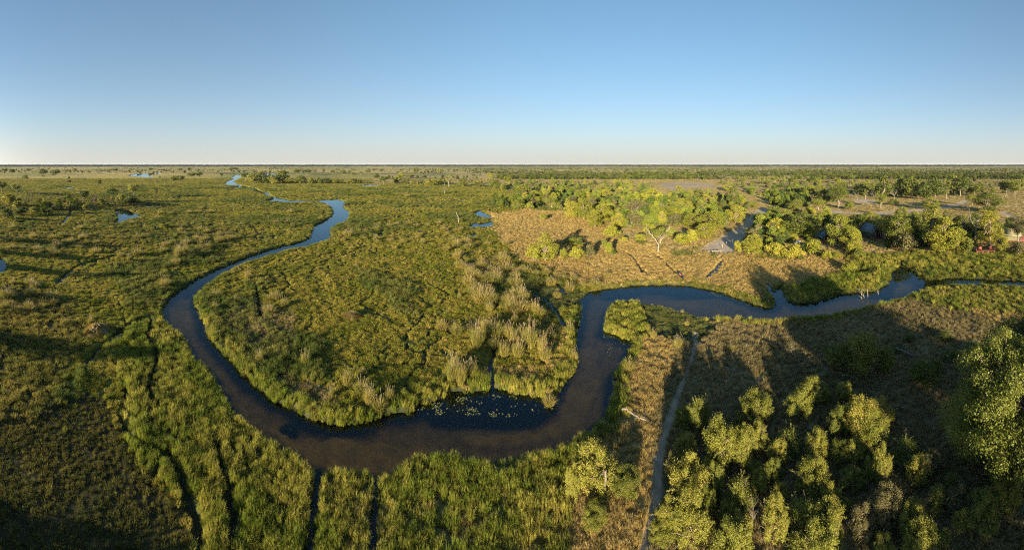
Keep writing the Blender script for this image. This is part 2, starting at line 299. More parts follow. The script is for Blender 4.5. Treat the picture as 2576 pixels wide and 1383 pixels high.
# cover: name -> (blade colour a, blade colour b, soil colour, height, width, density, tuft kind)
COV = {'meadow': ((.175,.188,.018),(.37,.30,.058),(.100,.105,.020),.38,1.0,1.0,0), 'lush': ((.155,.195,.022),(.37,.32,.065),(.040,.048,.012),.85,1.0,1.1,1), 'rim': ((.150,.185,.022),(.34,.29,.060),(.05,.06,.016),.38,1.2,1.2,1),
 'sedge': ((.070,.078,.014),(.190,.160,.036),(.026,.024,.009),.24,.8,1.3,2), 'dry': ((.40,.29,.095),(.52,.385,.145),(.30,.215,.08),.50,.85,1.15,1),
 'floor': ((.27,.21,.065),(.42,.32,.13),(.36,.265,.10),.35,.9,.35,0), 'sand': ((.30,.24,.15),(.36,.28,.18),(.36,.29,.21),.15,.6,.0,0),
 'brown': ((.22,.18,.075),(.36,.28,.13),(.14,.115,.06),.50,.85,1.15,1), 'tussock': ((.140,.145,.024),(.31,.245,.058),(.055,.05,.02),.50,1.1,.8,0),
 'mat': ((.130,.155,.030),(.26,.24,.06),(.060,.070,.024),.16,1.2,1.0,0), 'reedbed': ((.085,.120,.020),(.22,.21,.05),(.030,.036,.012),.85,1.1,1.1,1), 'savanna': ((.21,.20,.040),(.32,.255,.065),(.22,.195,.042),.35,1.0,.5,0)}
CK = list(COV); NK = len(CK)
PAINT = [('savanna',[(-400,395),(3000,395),(3000,452),(1300,452),(960,460),(640,452),(560,438),(300,437),(100,452),(-400,452)],6,1),
 ('tussock',[(-400,480),(90,500),(300,500),(440,520),(420,540),(250,525),(-400,560)],10,.7),
 ('floor',[(940,462),(1010,460),(1250,470),(1310,482),(1330,520),(1480,535),(1560,600),(1700,640),(1850,650),(2100,648),(2300,640),(3000,640),(3000,395),(1300,430),(940,440)],6,1),
 ('tussock',[(-400,560),(300,560),(560,560),(640,600),(500,640),(250,620),(-400,640)],25,.6),
 ('dry',[(1235,535),(1340,526),(1480,540),(1560,600),(1700,640),(1850,650),(2000,650),(2150,655),(2150,690),(2060,712),(1985,740),(1950,772),(1850,750),(1740,720),(1600,718),(1530,725),(1470,712),(1400,690),(1290,640),(1232,570)],10,1),
 ('dry',[(1280,640),(1380,650),(1480,700),(1480,725),(1400,700)],10,.6),
 ('lush',[(2150,655),(2300,640),(3000,640),(3000,712),(2400,702),(2300,690),(2240,690),(2200,735),(2050,765),(1985,760),(1990,725),(2060,705),(2130,690)],6,.9),
 ('brown',[(1790,808),(1950,810),(2100,792),(2230,764),(2330,722),(3000,722),(3000,1800),(1290,1800),(1290,1210),(1420,1150),(1500,1090),(1545,1020),(1560,950),(1585,900),(1590,850),(1700,820)],8,1),
 ('dry',[(1585,900),(1592,850),(1680,840),(1700,900),(1660,1000),(1645,1100),(1635,1250),(1610,1800),(1330,1800),(1400,1300),(1430,1200),(1560,1060)],10,.85),
 ('lush',[(2290,748),(2340,728),(3000,728),(3000,880),(2576,800),(2420,790),(2330,775)],8,.55),('dry',[(2420,780),(2600,800),(3000,850),(3000,950),(2576,850)],10,.8),
 ('mat',[(1600,760),(1700,785),(1790,803),(1800,835),(1760,865),(1700,860),(1640,845),(1610,820),(1595,790)],6,1),('mat',[(1330,735),(1380,715),(1460,725),(1480,745),(1455,770),(1390,790),(1345,775)],8,1),
 ('lush',[(1521,835),(1525,780),(1545,765),(1600,765),(1620,800),(1640,850),(1600,870),(1570,850)],4,1),
 ('lush',[(300,960),(250,860),(330,810),(410,820),(470,880),(530,960),(600,1060),(700,1140),(790,1190),(950,1200),(1090,1150),(1160,1180),(1290,1200),(1420,1140),(1440,1250),(1400,1800),(500,1800),(480,1300),(330,1150)],10,1),
 ('dry',[(860,1200),(1000,1180),(1100,1200),(1290,1250),(1420,1200),(1400,1800),(900,1800)],60,.35),
 ('sedge',[(-400,1080),(100,1040),(250,990),(330,1150),(470,1300),(520,1800),(-400,1800)],25,1),('tussock',[(-400,720),(80,715),(200,790),(260,840),(170,950),(80,1060),(-400,1090)],20,1),
 ('brown',[(555,780),(640,760),(740,790),(750,850),(700,890),(640,880),(560,830)],18,.65),('brown',[(640,950),(760,960),(860,1010),(840,1040),(740,1010)],20,.6),('dry',[(1160,960),(1240,930),(1350,940),(1400,990),(1340,1005),(1240,992),(1150,1000)],12,.6),
 ('dry',[(1370,820),(1440,830),(1430,940),(1390,980),(1350,900)],14,.4),('dry',[(1180,640),(1270,650),(1340,720),(1300,760),(1230,730)],25,.35)]
for s_ in SAND: PAINT.append(('sand', s_, 3, 1))

# ------------------------------------------------------------------ ground sheet: rings and spokes round the camera, fine where the view is fine
TH0, TH1 = (-60 - U0) / F, (2636 - U0) / F
th_in = np.arange(TH0, TH1, .0030); th_out = np.arange(TH1, TH0 + 2 * math.pi, .05)[0:]
th_in = th_in[th_in < TH1 - 1e-6]
TH = np.concatenate([th_in, th_out[:-1] if TH0 + 2 * math.pi - th_out[-1] < .02 else th_out])
V = np.concatenate([[40000, 9000, 5000, 3200, 2400, 2000, 1800, 1680], np.arange(1600, 900, -3.2), np.arange(900, 560, -2.0), np.arange(560, 440, -1.0), np.arange(440, 414.4, -.45), [414.2, 413.9]])
D = CAM_H * F / (V - V0); NT, NR = len(TH), len(V)
GX = D[:, None] * np.sin(TH)[None]; GY = D[:, None] * np.cos(TH)[None]
GU = np.broadcast_to(TH[None] * F + U0, GX.shape).copy(); GV = np.broadcast_to(V[:, None], GX.shape).copy()
inview = GU < 2700
wob = (fbm(GX / 1.6, GY / 1.6, 11, 3) - .5) * 1.0 + (fbm(GX / 7., GY / 7., 12, 2) - .5) * 1.3
dist = np.hypot(GX, GY)
water = np.full(GX.shape, -9.0)
for P_ in [RIVER] + PONDS:
    s = sdf(GX, GY, wpoly(P_, 12), 9.0); k = 1. if P_ is RIVER else 1.6
    far = np.clip(dist / 250, .6, 5) if P_ is not RIVER else 1.
    water = np.maximum(water, np.where(s > -8.9, s + wob * (.55 if P_ is RIVER else far) + (np.clip((dist - 55) * .016, 0, 3.2) + .42 if P_ is RIVER else .5), -9))
WGT = np.zeros((NK,) + GX.shape, np.float32); WGT[0] = 1
nu = (fbm(GU / 30, GV / 12, 31, 3) - .5)
for name, P_, soft, al in PAINT:
    a = sdf(GU, GV, P_, 60.) + nu * soft * 2.2; a = sstep(-soft * .5, soft * .5, a) * al
    WGT *= (1 - a); WGT[CK.index(name)] += a
rb = sstep(.535, .60, fbm(GX / 26, GY / 17, 141, 3)) * WGT[0] * (dist > 36) * (dist < 420) * (.75 + .25 * sstep(.4, .6, vnoise(GX / 60, GY / 60, 142)))
WGT[CK.index('reedbed')] += rb; WGT[0] -= rb
lush = sstep(-2.6, -.6, water + wob) * (dist < 160) * (1 - WGT[CK.index('mat')]) * .85
WGT *= (1 - lush); WGT[CK.index('rim')] += lush * sstep(50, 70, dist); WGT[CK.index('lush')] += lush * (1 - sstep(50, 70, dist))
trail = np.zeros(GX.shape); tz = np.zeros(GX.shape)
for T_, wd, zz in TRAILS:
    P_ = wpoly(T_, 8, False); pad = 4.
    m = (GX > P_[:, 0].min() - pad) & (GX < P_[:, 0].max() + pad) & (GY > P_[:, 1].min() - pad) & (GY < P_[:, 1].max() + pad)
    if not m.any(): continue
    d, _ = seg_dist(GX[m], GY[m], P_, False); t = 1 - sstep(wd * .35, wd * 1.0, d + wob[m] * .25)
    new = t > trail[m]; tm = trail[m]; zm = tz[m]; tm[new] = t[new]; zm[new] = zz; trail[m] = tm; tz[m] = zm
path = np.zeros(GX.shape)
for T_, wd in PATHW:
    P_ = wpoly(T_, 8, False); m = (np.abs(GX) < 40) & (GY > -10) & (GY < 80)
    d, _ = seg_dist(GX[m], GY[m], P_, False); path[m] = 1 - sstep(wd * .8, wd * 1.4, d + wob[m] * .30)
# animal trails winding through the marsh
def winding(sc_, warp, seed, level=.5):
    def f(x, y): return vnoise(x / sc_ + warp * fbm(x / (sc_ * .45), y / (sc_ * .45), seed + 1, 2), y / (sc_ * 1.25) + warp * fbm(x / (sc_ * .45), y / (sc_ * .45), seed + 2, 2), seed)
    n0 = f(GX, GY); e_ = .25; gx_ = (f(GX + e_, GY) - n0) / e_; gy_ = (f(GX, GY + e_) - n0) / e_
    return np.abs(n0 - level) / (np.hypot(gx_, gy_) + .004)       # metres from the line
marsh = (WGT[0] + WGT[CK.index('lush')] * .35 + WGT[CK.index('tussock')] * .8) * (dist < 300)
wid_ = np.clip(dist / 90, .7, 1.7)
rid = np.zeros(GX.shape)
for sc_, wp_, sd2, hw_, am_ in ((15, 1.6, 44, .34, 1.), (9, 1.2, 54, .24, .8), (24, 1.8, 64, .40, 1.)):
    rid = np.maximum(rid, am_ * (1 - sstep(.35 * hw_, 1.25 * hw_, winding(sc_, wp_, sd2) / wid_)) * sstep(.42, .5, vnoise(GX / 22, GY / 22, sd2 + 7)))
rid = rid * np.clip(marsh, 0, 1)
new = rid > trail; trail = np.where(new, rid, trail); tz = np.where(new, .03, tz)
# heights
flat = np.clip(WGT[CK.index('sand')] + path, 0, 1)
rough = 1 - .9 * flat
tus = np.maximum(0, fbm(GX / 1.3, GY / 1.3, 21, 3) - .36); big = fbm(GX / 14, GY / 14, 22, 3) - .5
hgt = sum(WGT[i] * COV[k][3] for i, k in enumerate(CK))
land = .34 + .25 * big + rough * tus * (.34 + .25 * hgt) * (1 - .55 * WGT[CK.index('dry')] - .55 * WGT[CK.index('brown')]) * np.clip(dist / 60, .8, 1.5) - .15 * WGT[CK.index('mat')] - .18 * WGT[CK.index('mat')] * (fbm(GX / 1.1, GY / .8, 61, 2) > .52)
land = np.maximum(land, .06) if False else land
land = np.where(WGT[CK.index('mat')] > .3, land, np.maximum(land, .07))
land = land * (1 - trail) + trail * np.minimum(land, tz)
bank = sstep(0.25, -.35, water)
bed = -.12 - np.clip(water, 0, 3) * .42
shoal = np.zeros(GX.shape)
for P_ in SHOALS: shoal = np.maximum(shoal, sstep(-8, 14, sdf(GU, GV, P_, 60.) + nu * 22))
bed = bed * (1 - .55 * shoal)
GZ = bank * land + (1 - bank) * bed
GZ = np.where(dist < 12, np.minimum(GZ, .5), GZ)
# soil colours
col = sum(WGT[i][..., None] * np.array(COV[k][2]) for i, k in enumerate(CK))
far = sstep(90, 420, dist)[..., None]
mixb = fbm(GX / 9, GY / 9, 71, 3)[..., None]
cov2 = sum(WGT[i][..., None] * (np.array(COV[k][0]) * (1 - mixb) + np.array(COV[k][1]) * mixb) for i, k in enumerate(CK))
col = col * (1 - far * .8) + cov2 * far * .8
pf = sstep(450, 900, dist)[..., None]; tan_ = sstep(.50, .58, fbm(GX / 420, GY / 420, 73, 3))[..., None] * pf; grn_ = sstep(.52, .60, fbm(GX / 300, GY / 300, 74, 3))[..., None] * pf
col = col * (1 - .7 * grn_) + np.array((.11, .12, .030)) * .7 * grn_; col = col * (1 - .75 * tan_) + np.array((.40, .30, .10)) * .75 * tan_
patch = sstep(.5, .62, fbm(GX / 60, GY / 60, 72, 3))[..., None] * sstep(300, 600, dist)[..., None]
col = col * (1 - .35 * patch) + np.array((.085, .085, .03)) * .35 * patch
col = col * (1 - trail[..., None] * .75) + np.array((.016, .015, .010)) * trail[..., None] * .75
col = col * (1 - path[..., None]) + np.array((.25, .20, .14)) * path[..., None]
mid = sstep(.8, 2.0, water + wob * .5) * (dist < 70) * (1 - sstep(-6, 10, sdf(GU, GV, [(1040,1030),(1120,990),(1240,980),(1330,990),(1400,1005),(1410,1030),(1340,1052),(1270,1056),(1180,1052),(1090,1056)], 60.)))
shoal = np.maximum(shoal, .75 * mid) * sstep(.3, 1.3, water); wet = (1 - bank)[..., None]; mud = np.array((.014, .014, .012)); sandc = np.array((.80, .38, .10))
bcol = mud * (1 - shoal[..., None]) + sandc * shoal[..., None]
col = col * (1 - wet) + bcol * wet
idx = np.arange(NR * NT).reshape(NR, NT); nx = np.roll(idx, -1, axis=1)
Q = np.stack([idx[:-1], nx[:-1], nx[1:], idx[1:]], -1)
cls = np.zeros((NR - 1, NT), int)
cls[WGT[CK.index('sand')][:-1] > .55] = 1; cls[path[:-1] > .5] = 2; cls[water[:-1] > .15] = 3
VX = np.stack([GX, GY, GZ], -1).reshape(-1, 3); CF = col.reshape(-1, 3)
def sub(name, k):
    q = Q[cls == k].reshape(-1, 4)
    u_, inv = np.unique(q, return_inverse=True); q = inv.reshape(-1, 4)
    # rings run inwards-out: flip so that normals point up
    me = mesh_np(name, VX[u_], q[:, ::-1], None, M['ground'], {'gcol': CF[u_]}, True)
    o = obj(name, me); o['kind'] = 'structure'; return o
sub('ground', 0); sub('sandy_track', 1); sub('footpath', 2); sub('riverbed', 3)
wm = mesh_np('water', [(-15000, -15000, 0), (15000, -15000, 0), (15000, 15000, 0), (-15000, 15000, 0)], [(0, 1, 2, 3)], None, M['water'])
wo = obj('water', wm); wo['kind'] = 'structure'

Vr = V[::-1]; iV = np.arange(NR)[::-1].astype(float)
def look(x, y, fields):
    """values of the ground sheet at points"""
    th = np.arctan2(x, y); th = np.where(th < TH0, th + 2 * math.pi, th)
    v = V0 + CAM_H * F / np.maximum(np.hypot(x, y), .6)
    r = np.clip(np.interp(v, Vr, iV), 0, NR - 1.001); t = np.clip(np.interp(th, TH, np.arange(NT)), 0, NT - 1.001)
    r0 = r.astype(int); t0 = t.astype(int); fr = r - r0; ft = t - t0; out = []
    for f in fields:
        a = f[r0, t0]; b = f[r0, t0 + 1]; c = f[r0 + 1, t0]; d = f[r0 + 1, t0 + 1]
        out.append((a * (1 - ft) + b * ft) * (1 - fr) + (c * (1 - ft) + d * ft) * fr)
    return out
def gz(x, y): return float(look(np.array([x]), np.array([y]), [GZ])[0][0])

# ------------------------------------------------------------------ grass: millions of blades, one object
rng = np.random.default_rng(5)
def tuft(name, nb, h, rad, lean, wid, seed, curl=.5):
    g = np.random.default_rng(seed); az = g.uniform(0, 2 * math.pi, nb); r = rad * np.sqrt(g.uniform(0, 1, nb)) * .75
    bx, by = r * np.cos(az), r * np.sin(az); a2 = az + g.normal(0, .7, nb); ln = lean * g.uniform(.2, 1.1, nb); hh = h * g.uniform(.5, 1.1, nb)
    dx, dy = np.cos(a2) * ln, np.sin(a2) * ln; ww = wid * g.uniform(.6, 1.3, nb); pa = g.uniform(0, math.pi, nb); px, py = np.cos(pa) * ww, np.sin(pa) * ww
    m = .55
    v = np.stack([np.stack([bx - px, by - py, np.full(nb, -.12)], 1), np.stack([bx + px, by + py, np.full(nb, -.12)], 1),
                  np.stack([bx + dx * m * (1 - curl) + px * .8, by + dy * m * (1 - curl) + py * .8, hh * .68], 1), np.stack([bx + dx * m * (1 - curl) - px * .8, by + dy * m * (1 - curl) - py * .8, hh * .68], 1),
                  np.stack([bx + dx, by + dy, hh * (1 - .25 * ln / max(lean, .01))], 1)], 1).reshape(-1, 3)
    b = np.arange(nb)[:, None] * 5
    return mesh_np(name, v, b + np.array([[0, 1, 2, 3]]), b + np.array([[3, 2, 4]]), M['grass'], {'vr': np.repeat(g.uniform(0, 1, nb), 5)})
tc_ = bpy.data.collections.new('tufts')
TUF = []
for i in range(3): TUF.append(tuft('t%02d' % i, 56, 1., .5, .55, .020, 100 + i))
for i in range(3): TUF.append(tuft('t%02d' % (3 + i), 64, 1., .48, .62, .015, 110 + i, .3))
for i in range(2): TUF.append(tuft('t%02d' % (6 + i), 34, 1., .45, .45, .022, 120 + i))
for i, me in enumerate(TUF):
    o = bpy.data.objects.new('grass_tuft_%02d' % i, me); tc_.objects.link(o)
def scatter_gn(name, pts, rot, scl, idx, tcol, coll, label, cat):
    me = bpy.data.meshes.new(name); me.vertices.add(len(pts)); me.vertices.foreach_set('co', np.asarray(pts, np.float32).ravel())
    at = me.attributes.new('rotz', 'FLOAT', 'POINT'); at.data.foreach_set('value', rot.astype(np.float32))
    at = me.attributes.new('scl', 'FLOAT_VECTOR', 'POINT'); at.data.foreach_set('vector', scl.astype(np.float32).ravel())
    at = me.attributes.new('pick', 'INT', 'POINT'); at.data.foreach_set('value', idx.astype(np.int32))
    at = me.attributes.new('tcol', 'FLOAT_VECTOR', 'POINT'); at.data.foreach_set('vector', tcol.astype(np.float32).ravel())
    o = obj(name, me); o['kind'] = 'stuff'; o['label'] = label; o['category'] = cat
    g = bpy.data.node_groups.new(name, 'GeometryNodeTree'); g.interface.new_socket('Geometry', in_out='INPUT', socket_type='NodeSocketGeometry'); g.interface.new_socket('Geometry', in_out='OUTPUT', socket_type='NodeSocketGeometry')
    gi = g.nodes.new('NodeGroupInput'); go = g.nodes.new('NodeGroupOutput'); ip = g.nodes.new('GeometryNodeInstanceOnPoints'); ci = g.nodes.new('GeometryNodeCollectionInfo')
    ci.inputs[0].default_value = coll; ci.inputs['Separate Children'].default_value = True; ci.inputs['Reset Children'].default_value = True
    def na(nm, ty):
        n = g.nodes.new('GeometryNodeInputNamedAttribute'); n.data_type = ty; n.inputs[0].default_value = nm; return n.outputs[0]
    cx = g.nodes.new('ShaderNodeCombineXYZ'); L = g.links
    L.new(na('rotz', 'FLOAT'), cx.inputs[2]); L.new(cx.outputs[0], ip.inputs['Rotation']); L.new(na('scl', 'FLOAT_VECTOR'), ip.inputs['Scale']); L.new(na('pick', 'INT'), ip.inputs['Instance Index'])
    ip.inputs['Pick Instance'].default_value = True
    L.new(gi.outputs[0], ip.inputs['Points']); L.new(ci.outputs[0], ip.inputs['Instance']); L.new(ip.outputs[0], go.inputs[0])
    md = o.modifiers.new('scatter', 'NODES'); md.node_group = g; return o
TA, TB = (-40 - U0) / F, (2616 - U0) / F
PX, PY, PS = [], [], []
for d0, d1, den, s in ((20, 34, 15., .50), (34, 50, 9., .60), (50, 75, 7.5, .64), (75, 120, 3.8, .85), (120, 200, 1.5, 1.2), (200, 340, .55, 1.7), (340, 620, .16, 2.5)):
    n = int((TB - TA) / 2 * (d1 ** 2 - d0 ** 2) * den); d = np.sqrt(rng.uniform(d0 ** 2, d1 ** 2, n)); t = rng.uniform(TA, TB, n)
    PX.append(d * np.sin(t)); PY.append(d * np.cos(t)); PS.append(np.full(n, s))
PX = np.concatenate(PX); PY = np.concatenate(PY); PS = np.concatenate(PS)
res = look(PX, PY, [GZ, trail, path, water] + [WGT[i] for i in range(NK)])
gzv, tr, pa, wt = res[:4]; wv = np.stack(res[4:], 1); wv = np.clip(wv, 1e-4, 1); cw = np.cumsum(wv, 1); cw /= cw[:, -1:]
ck = (rng.uniform(0, 1, len(PX))[:, None] > cw).sum(1).clip(0, NK - 1)
cA = np.array([COV[k][0] for k in CK]); cB = np.array([COV[k][1] for k in CK]); hh = np.array([COV[k][3] for k in CK]); wd = np.array([COV[k][4] for k in CK]); dn = np.array([COV[k][5] for k in CK]); kd = np.array([COV[k][6] for k in CK])
clump = fbm(PX / 2.2, PY / 2.2, 81, 3)
gap = vnoise(PX / 1.1, PY / 1.1, 83)
keep = (rng.uniform(0, 1, len(PX)) < dn[ck] * (.55 + .9 * clump) * np.clip(.1 + 1.9 * gap, .1, 1.2)) & (rng.uniform(0, 1, len(PX)) > tr * 1.3) & (pa < .3) & ((wt < .42) | (rng.uniform(0, 1, len(PX)) < 0)) & ((gzv > -.22) | (rng.uniform(0, 1, len(PX)) < .15))
PX, PY, PS, gzv, ck, clump, wt = [a[keep] for a in (PX, PY, PS, gzv, ck, clump, wt)]
n = len(PX); mixv = np.clip(sstep(.30, .70, fbm(PX / 4, PY / 4, 82, 3)) * .62 + rng.normal(0, .27, n) - .02 + .5 * (fbm(PX / 26, PY / 26, 84, 3) - .3), 0, 1)[:, None]
tcol = (cA[ck] * (1 - mixv) + cB[ck] * mixv) * (.65 + .7 * rng.uniform(0, 1, n))[:, None]
hs = hh[ck] * (.75 + .5 * clump) * rng.uniform(.65, 1.3, n) * np.clip(.75 + .28 * PS, .8, 1.5)
ws = PS * wd[ck] * rng.uniform(.8, 1.25, n)
kk = kd[ck]; pick = np.where(kk == 0, rng.integers(0, 3, n), np.where(kk == 1, 3 + rng.integers(0, 3, n), 6 + rng.integers(0, 2, n)))
print('tufts', n)
scatter_gn('grass', np.stack([PX, PY, gzv], 1), rng.uniform(0, 6.28, n), np.stack([ws, ws, hs], 1), pick, tcol, tc_, 'green and golden marsh grass covering the wetland around the river', 'grass')

# ------------------------------------------------------------------ plants as single things
def unit(g, n):
    v = g.normal(0, 1, (n, 3)); return v / np.linalg.norm(v, axis=1)[:, None]
def leaves(g, centers, radii, count, leaf, squash=.78, shell=.5, zmin=.05, extra=None, bias=1.1, jit=0.):
    radii = np.asarray(radii); pr = radii ** 2; pr = pr / pr.sum(); k = g.choice(len(centers), count, p=pr)
    d = unit(g, count); d[:, 2] = np.abs(d[:, 2]) * np.where(g.uniform(0, 1, count) < .72, 1, -1)
    cr = g.uniform(0, 1, len(centers)); rr = (shell + (1 - shell) * np.sqrt(g.uniform(0, 1, count))) * (1 + g.normal(0, .10, count))
    # sub-clumps make the outline of every clump uneven
    sc = unit(g, len(centers) * 9).reshape(len(centers), 9, 3); dot = (sc[k] * d[:, None]).sum(2).max(1); rr = rr * (.66 + .44 * sstep(.2, .95, dot)) * (1 + jit * np.abs(g.normal(0, 1, count)))
    p = centers[k] + d * (radii[k] * rr)[:, None] * np.array([1, 1, squash])
    vr = np.clip(.30 * cr[k] + .70 * g.uniform(0, 1, count) - .05, 0, 1); nrm = d * bias + unit(g, count)
    if extra is not None:
        p = np.concatenate([p, extra]); nrm = np.concatenate([nrm, unit(g, len(extra)) + np.array([0, 0, .5])]); vr = np.concatenate([vr, g.uniform(.3, 1, len(extra))])
    m = p[:, 2] > zmin; p, nrm, vr = p[m], nrm[m], vr[m]; n = len(p)
    nrm /= np.linalg.norm(nrm, axis=1)[:, None]; a = np.cross(nrm, unit(g, n)); a /= np.linalg.norm(a, axis=1)[:, None] + 1e-9; b = np.cross(nrm, a)
    s = leaf * g.uniform(.6, 1.35, n)[:, None]
    v = np.stack([p - a * s * .5, p + b * s * .30, p + a * s * .5, p - b * s * .30], 1).reshape(-1, 3)
    return v, np.arange(n * 4).reshape(-1, 4), np.repeat(vr, 4)
SH = {}   # shape -> nominal width, height
SH['round'] = (8, 8.5); SH['full'] = (7, 8); SH['bush'] = (4.5, 3.); SH['spread'] = (9, 7); SH['sparse'] = (7, 8); SH['thicket'] = (4.6, 4.2); SH['tower'] = (6, 12); SH['huge'] = (12, 13)
CACHE = {}
def branchy(mb, g, a, b, r0, r1, k=5, wob=.12, n=6):
    a = np.array(a, float); b = np.array(b, float); t = np.linspace(0, 1, k)[:, None]; L_ = np.linalg.norm(b - a)
    P = a + (b - a) * t; P[1:-1] += g.normal(0, wob * L_ / 3, (k - 2, 3)); P[:, 2] += (np.sin(t[:, 0] * math.pi) * L_ * .08)
    mb.tube(P, np.linspace(r0, r1, k), n); return P
def plantmesh(shape, lod, var, kind, bark='bark'):
    key = (shape, lod, var, kind, bark)
    if key in CACHE: return CACHE[key]
    base = (shape, lod, var, '*')
    if base not in CACHE:
        g = np.random.default_rng(abs(hash_s(shape)) + 31 * var + 7 * lod); Wd, Ht = SH[shape]
        leaf = (.105, .23, .50)[lod] * (1.6 if shape == 'huge' else 1); mb = MB(); extra = None
        if shape == 'round':
            n = 40; d = unit(g, n); c = d * (g.uniform(.35, 1, n) ** .5)[:, None] * np.array([.36 * Wd, .36 * Wd, .24 * Ht]) + np.array([0, 0, .63 * Ht]); r = g.uniform(.08, .15, n) * Wd
        elif shape == 'full':
            n = 52; z = g.uniform(.10, .88, n); pr = np.sin(np.clip(z * 1.15, 0, 1) * math.pi) ** .6 * .36; az = g.uniform(0, 6.28, n); q = g.uniform(.5, 1, n) * pr * Wd
            c = np.stack([q * np.cos(az), q * np.sin(az), z * Ht], 1); r = g.uniform(.075, .15, n) * Wd * (.6 + .5 * pr / .36)
        elif shape == 'bush':
            n = 30; az = g.uniform(0, 6.28, n); q = g.uniform(0, .36, n) * Wd; z = np.sqrt(np.clip(1 - (q / (.40 * Wd)) ** 2, .05, 1)) * g.uniform(.3, .74, n) * Ht
            c = np.stack([q * np.cos(az), q * np.sin(az), z], 1); r = g.uniform(.08, .16, n) * Wd
        elif shape == 'spread':
            n = 24; az = g.uniform(0, 6.28, n); q = np.sqrt(g.uniform(0, 1, n)) * .40 * Wd; c = np.stack([q * np.cos(az), q * np.sin(az), (.78 - .25 * (q / (.4 * Wd)) ** 2 + g.normal(0, .05, n)) * Ht], 1); r = g.uniform(.09, .15, n) * Wd
        elif shape == 'sparse':
            n = 26; d = unit(g, n); c = d * np.array([.38 * Wd, .38 * Wd, .30 * Ht]) * g.uniform(.5, 1, n)[:, None] + np.array([0, 0, .62 * Ht]); r = g.uniform(.05, .10, n) * Wd
        elif shape == 'thicket':
            n = 64; az = g.uniform(0, 6.28, n); q = np.sqrt(g.uniform(0, 1, n)) * .40 * Wd; z = g.uniform(.1, 1, n) ** .7 * .88 * Ht * (1 - .5 * (q / (.4 * Wd)) ** 2)
            c = np.stack([q * np.cos(az), q * np.sin(az), z], 1); r = g.uniform(.045, .095, n) * Wd
        elif shape == 'tower':
            n = 46; z = g.uniform(.15, .95, n); az = g.uniform(0, 6.28, n); q = g.uniform(.2, 1, n) * .30 * Wd * (1.25 - z * .7); c = np.stack([q * np.cos(az), q * np.sin(az), z * Ht], 1); r = g.uniform(.09, .17, n) * Wd * (1.15 - .4 * z)
        elif shape == 'huge':
            n = 150; d = unit(g, n); c = d * (g.uniform(.3, 1, n) ** .4)[:, None] * np.array([.40 * Wd, .40 * Wd, .44 * Ht]) + np.array([0, 0, .48 * Ht]); r = g.uniform(.035, .075, n) * Wd
        cnt = {'round': 7500, 'full': 9500, 'bush': 3600, 'spread': 6000, 'sparse': 2300, 'thicket': 4200, 'tower': 8500, 'huge': 16000}[shape]
        cnt = int(cnt * (4.6, 1.0, .24)[lod])
        tr_r = .022 * Ht + .02
        if shape in ('bush', 'thicket'):
            for i in range(9 if lod < 2 else 4):
                a = g.normal(0, .12, 3) * Wd * .6; a[2] = -.15; j = g.integers(0, n); branchy(mb, g, a, c[j], .05, .015, 5)
            if shape == 'thicket' or lod == 0:
                ex = []
                for i in range(80):
                    j = g.integers(0, n); dr = unit(g, 1)[0]; dr[2] = abs(dr[2]) * .9 + .25; L_ = g.uniform(.5, 1.5); p0 = c[j] * .8
                    t = np.linspace(0, 1, 7)[:, None]; P = p0 + dr * t * (r[j] + L_) + np.array([0, 0, -1]) * t ** 2 * .30 * L_
                    mb.tube(P, np.linspace(.026, .012, 7), 4)
                    if g.uniform() < .75:
                        k = int(80 * (1 if lod == 0 else .3)); tt = g.uniform(.25, 1, k)[:, None]; ex.append(p0 + dr * tt * (r[j] + L_) + np.array([0, 0, -1]) * tt ** 2 * .3 * L_ + g.normal(0, .06, (k, 3)))
                extra = np.concatenate(ex)
        else:
            top = {'full': .55, 'tower': .8}.get(shape, .5) * Ht; ax = g.normal(0, .12, 2) * Wd * .3
            P = branchy(mb, g, (0, 0, -.2), (ax[0], ax[1], top), tr_r * 1.25, tr_r * .6, 7, .06, 8)
            for j in range(n if lod < 2 else 8):
                k = g.integers(2, 7); branchy(mb, g, P[min(k, 6)], c[j], tr_r * .42, tr_r * .10, 5, .15, 5)
                if shape == 'sparse':
                    for _ in range(4): branchy(mb, g, c[j], c[j] + unit(g, 1)[0] * r[j] * 1.5, tr_r * .12, tr_r * .04, 3, .2, 3)
        v, q, vr = leaves(g, c, r, cnt, leaf * (.8 if shape == 'sparse' else 1), extra=extra, jit=.42 if lod == 0 else .08, squash=1.15 if shape == 'thicket' else .8)
        CACHE[base] = (mb, v, q, vr)
    mb, v, q, vr = CACHE[base]
    tm = mb.mesh('trunk_%s' % shape, M[bark], True); cm = mesh_np('crown_%s_%s' % (shape, kind), v, q, None, M[kind], {'vr': vr})
    CACHE[key] = (tm, cm); return CACHE[key]
def hash_s(s): return sum((i + 3) * ord(ch) for i, ch in enumerate(s))
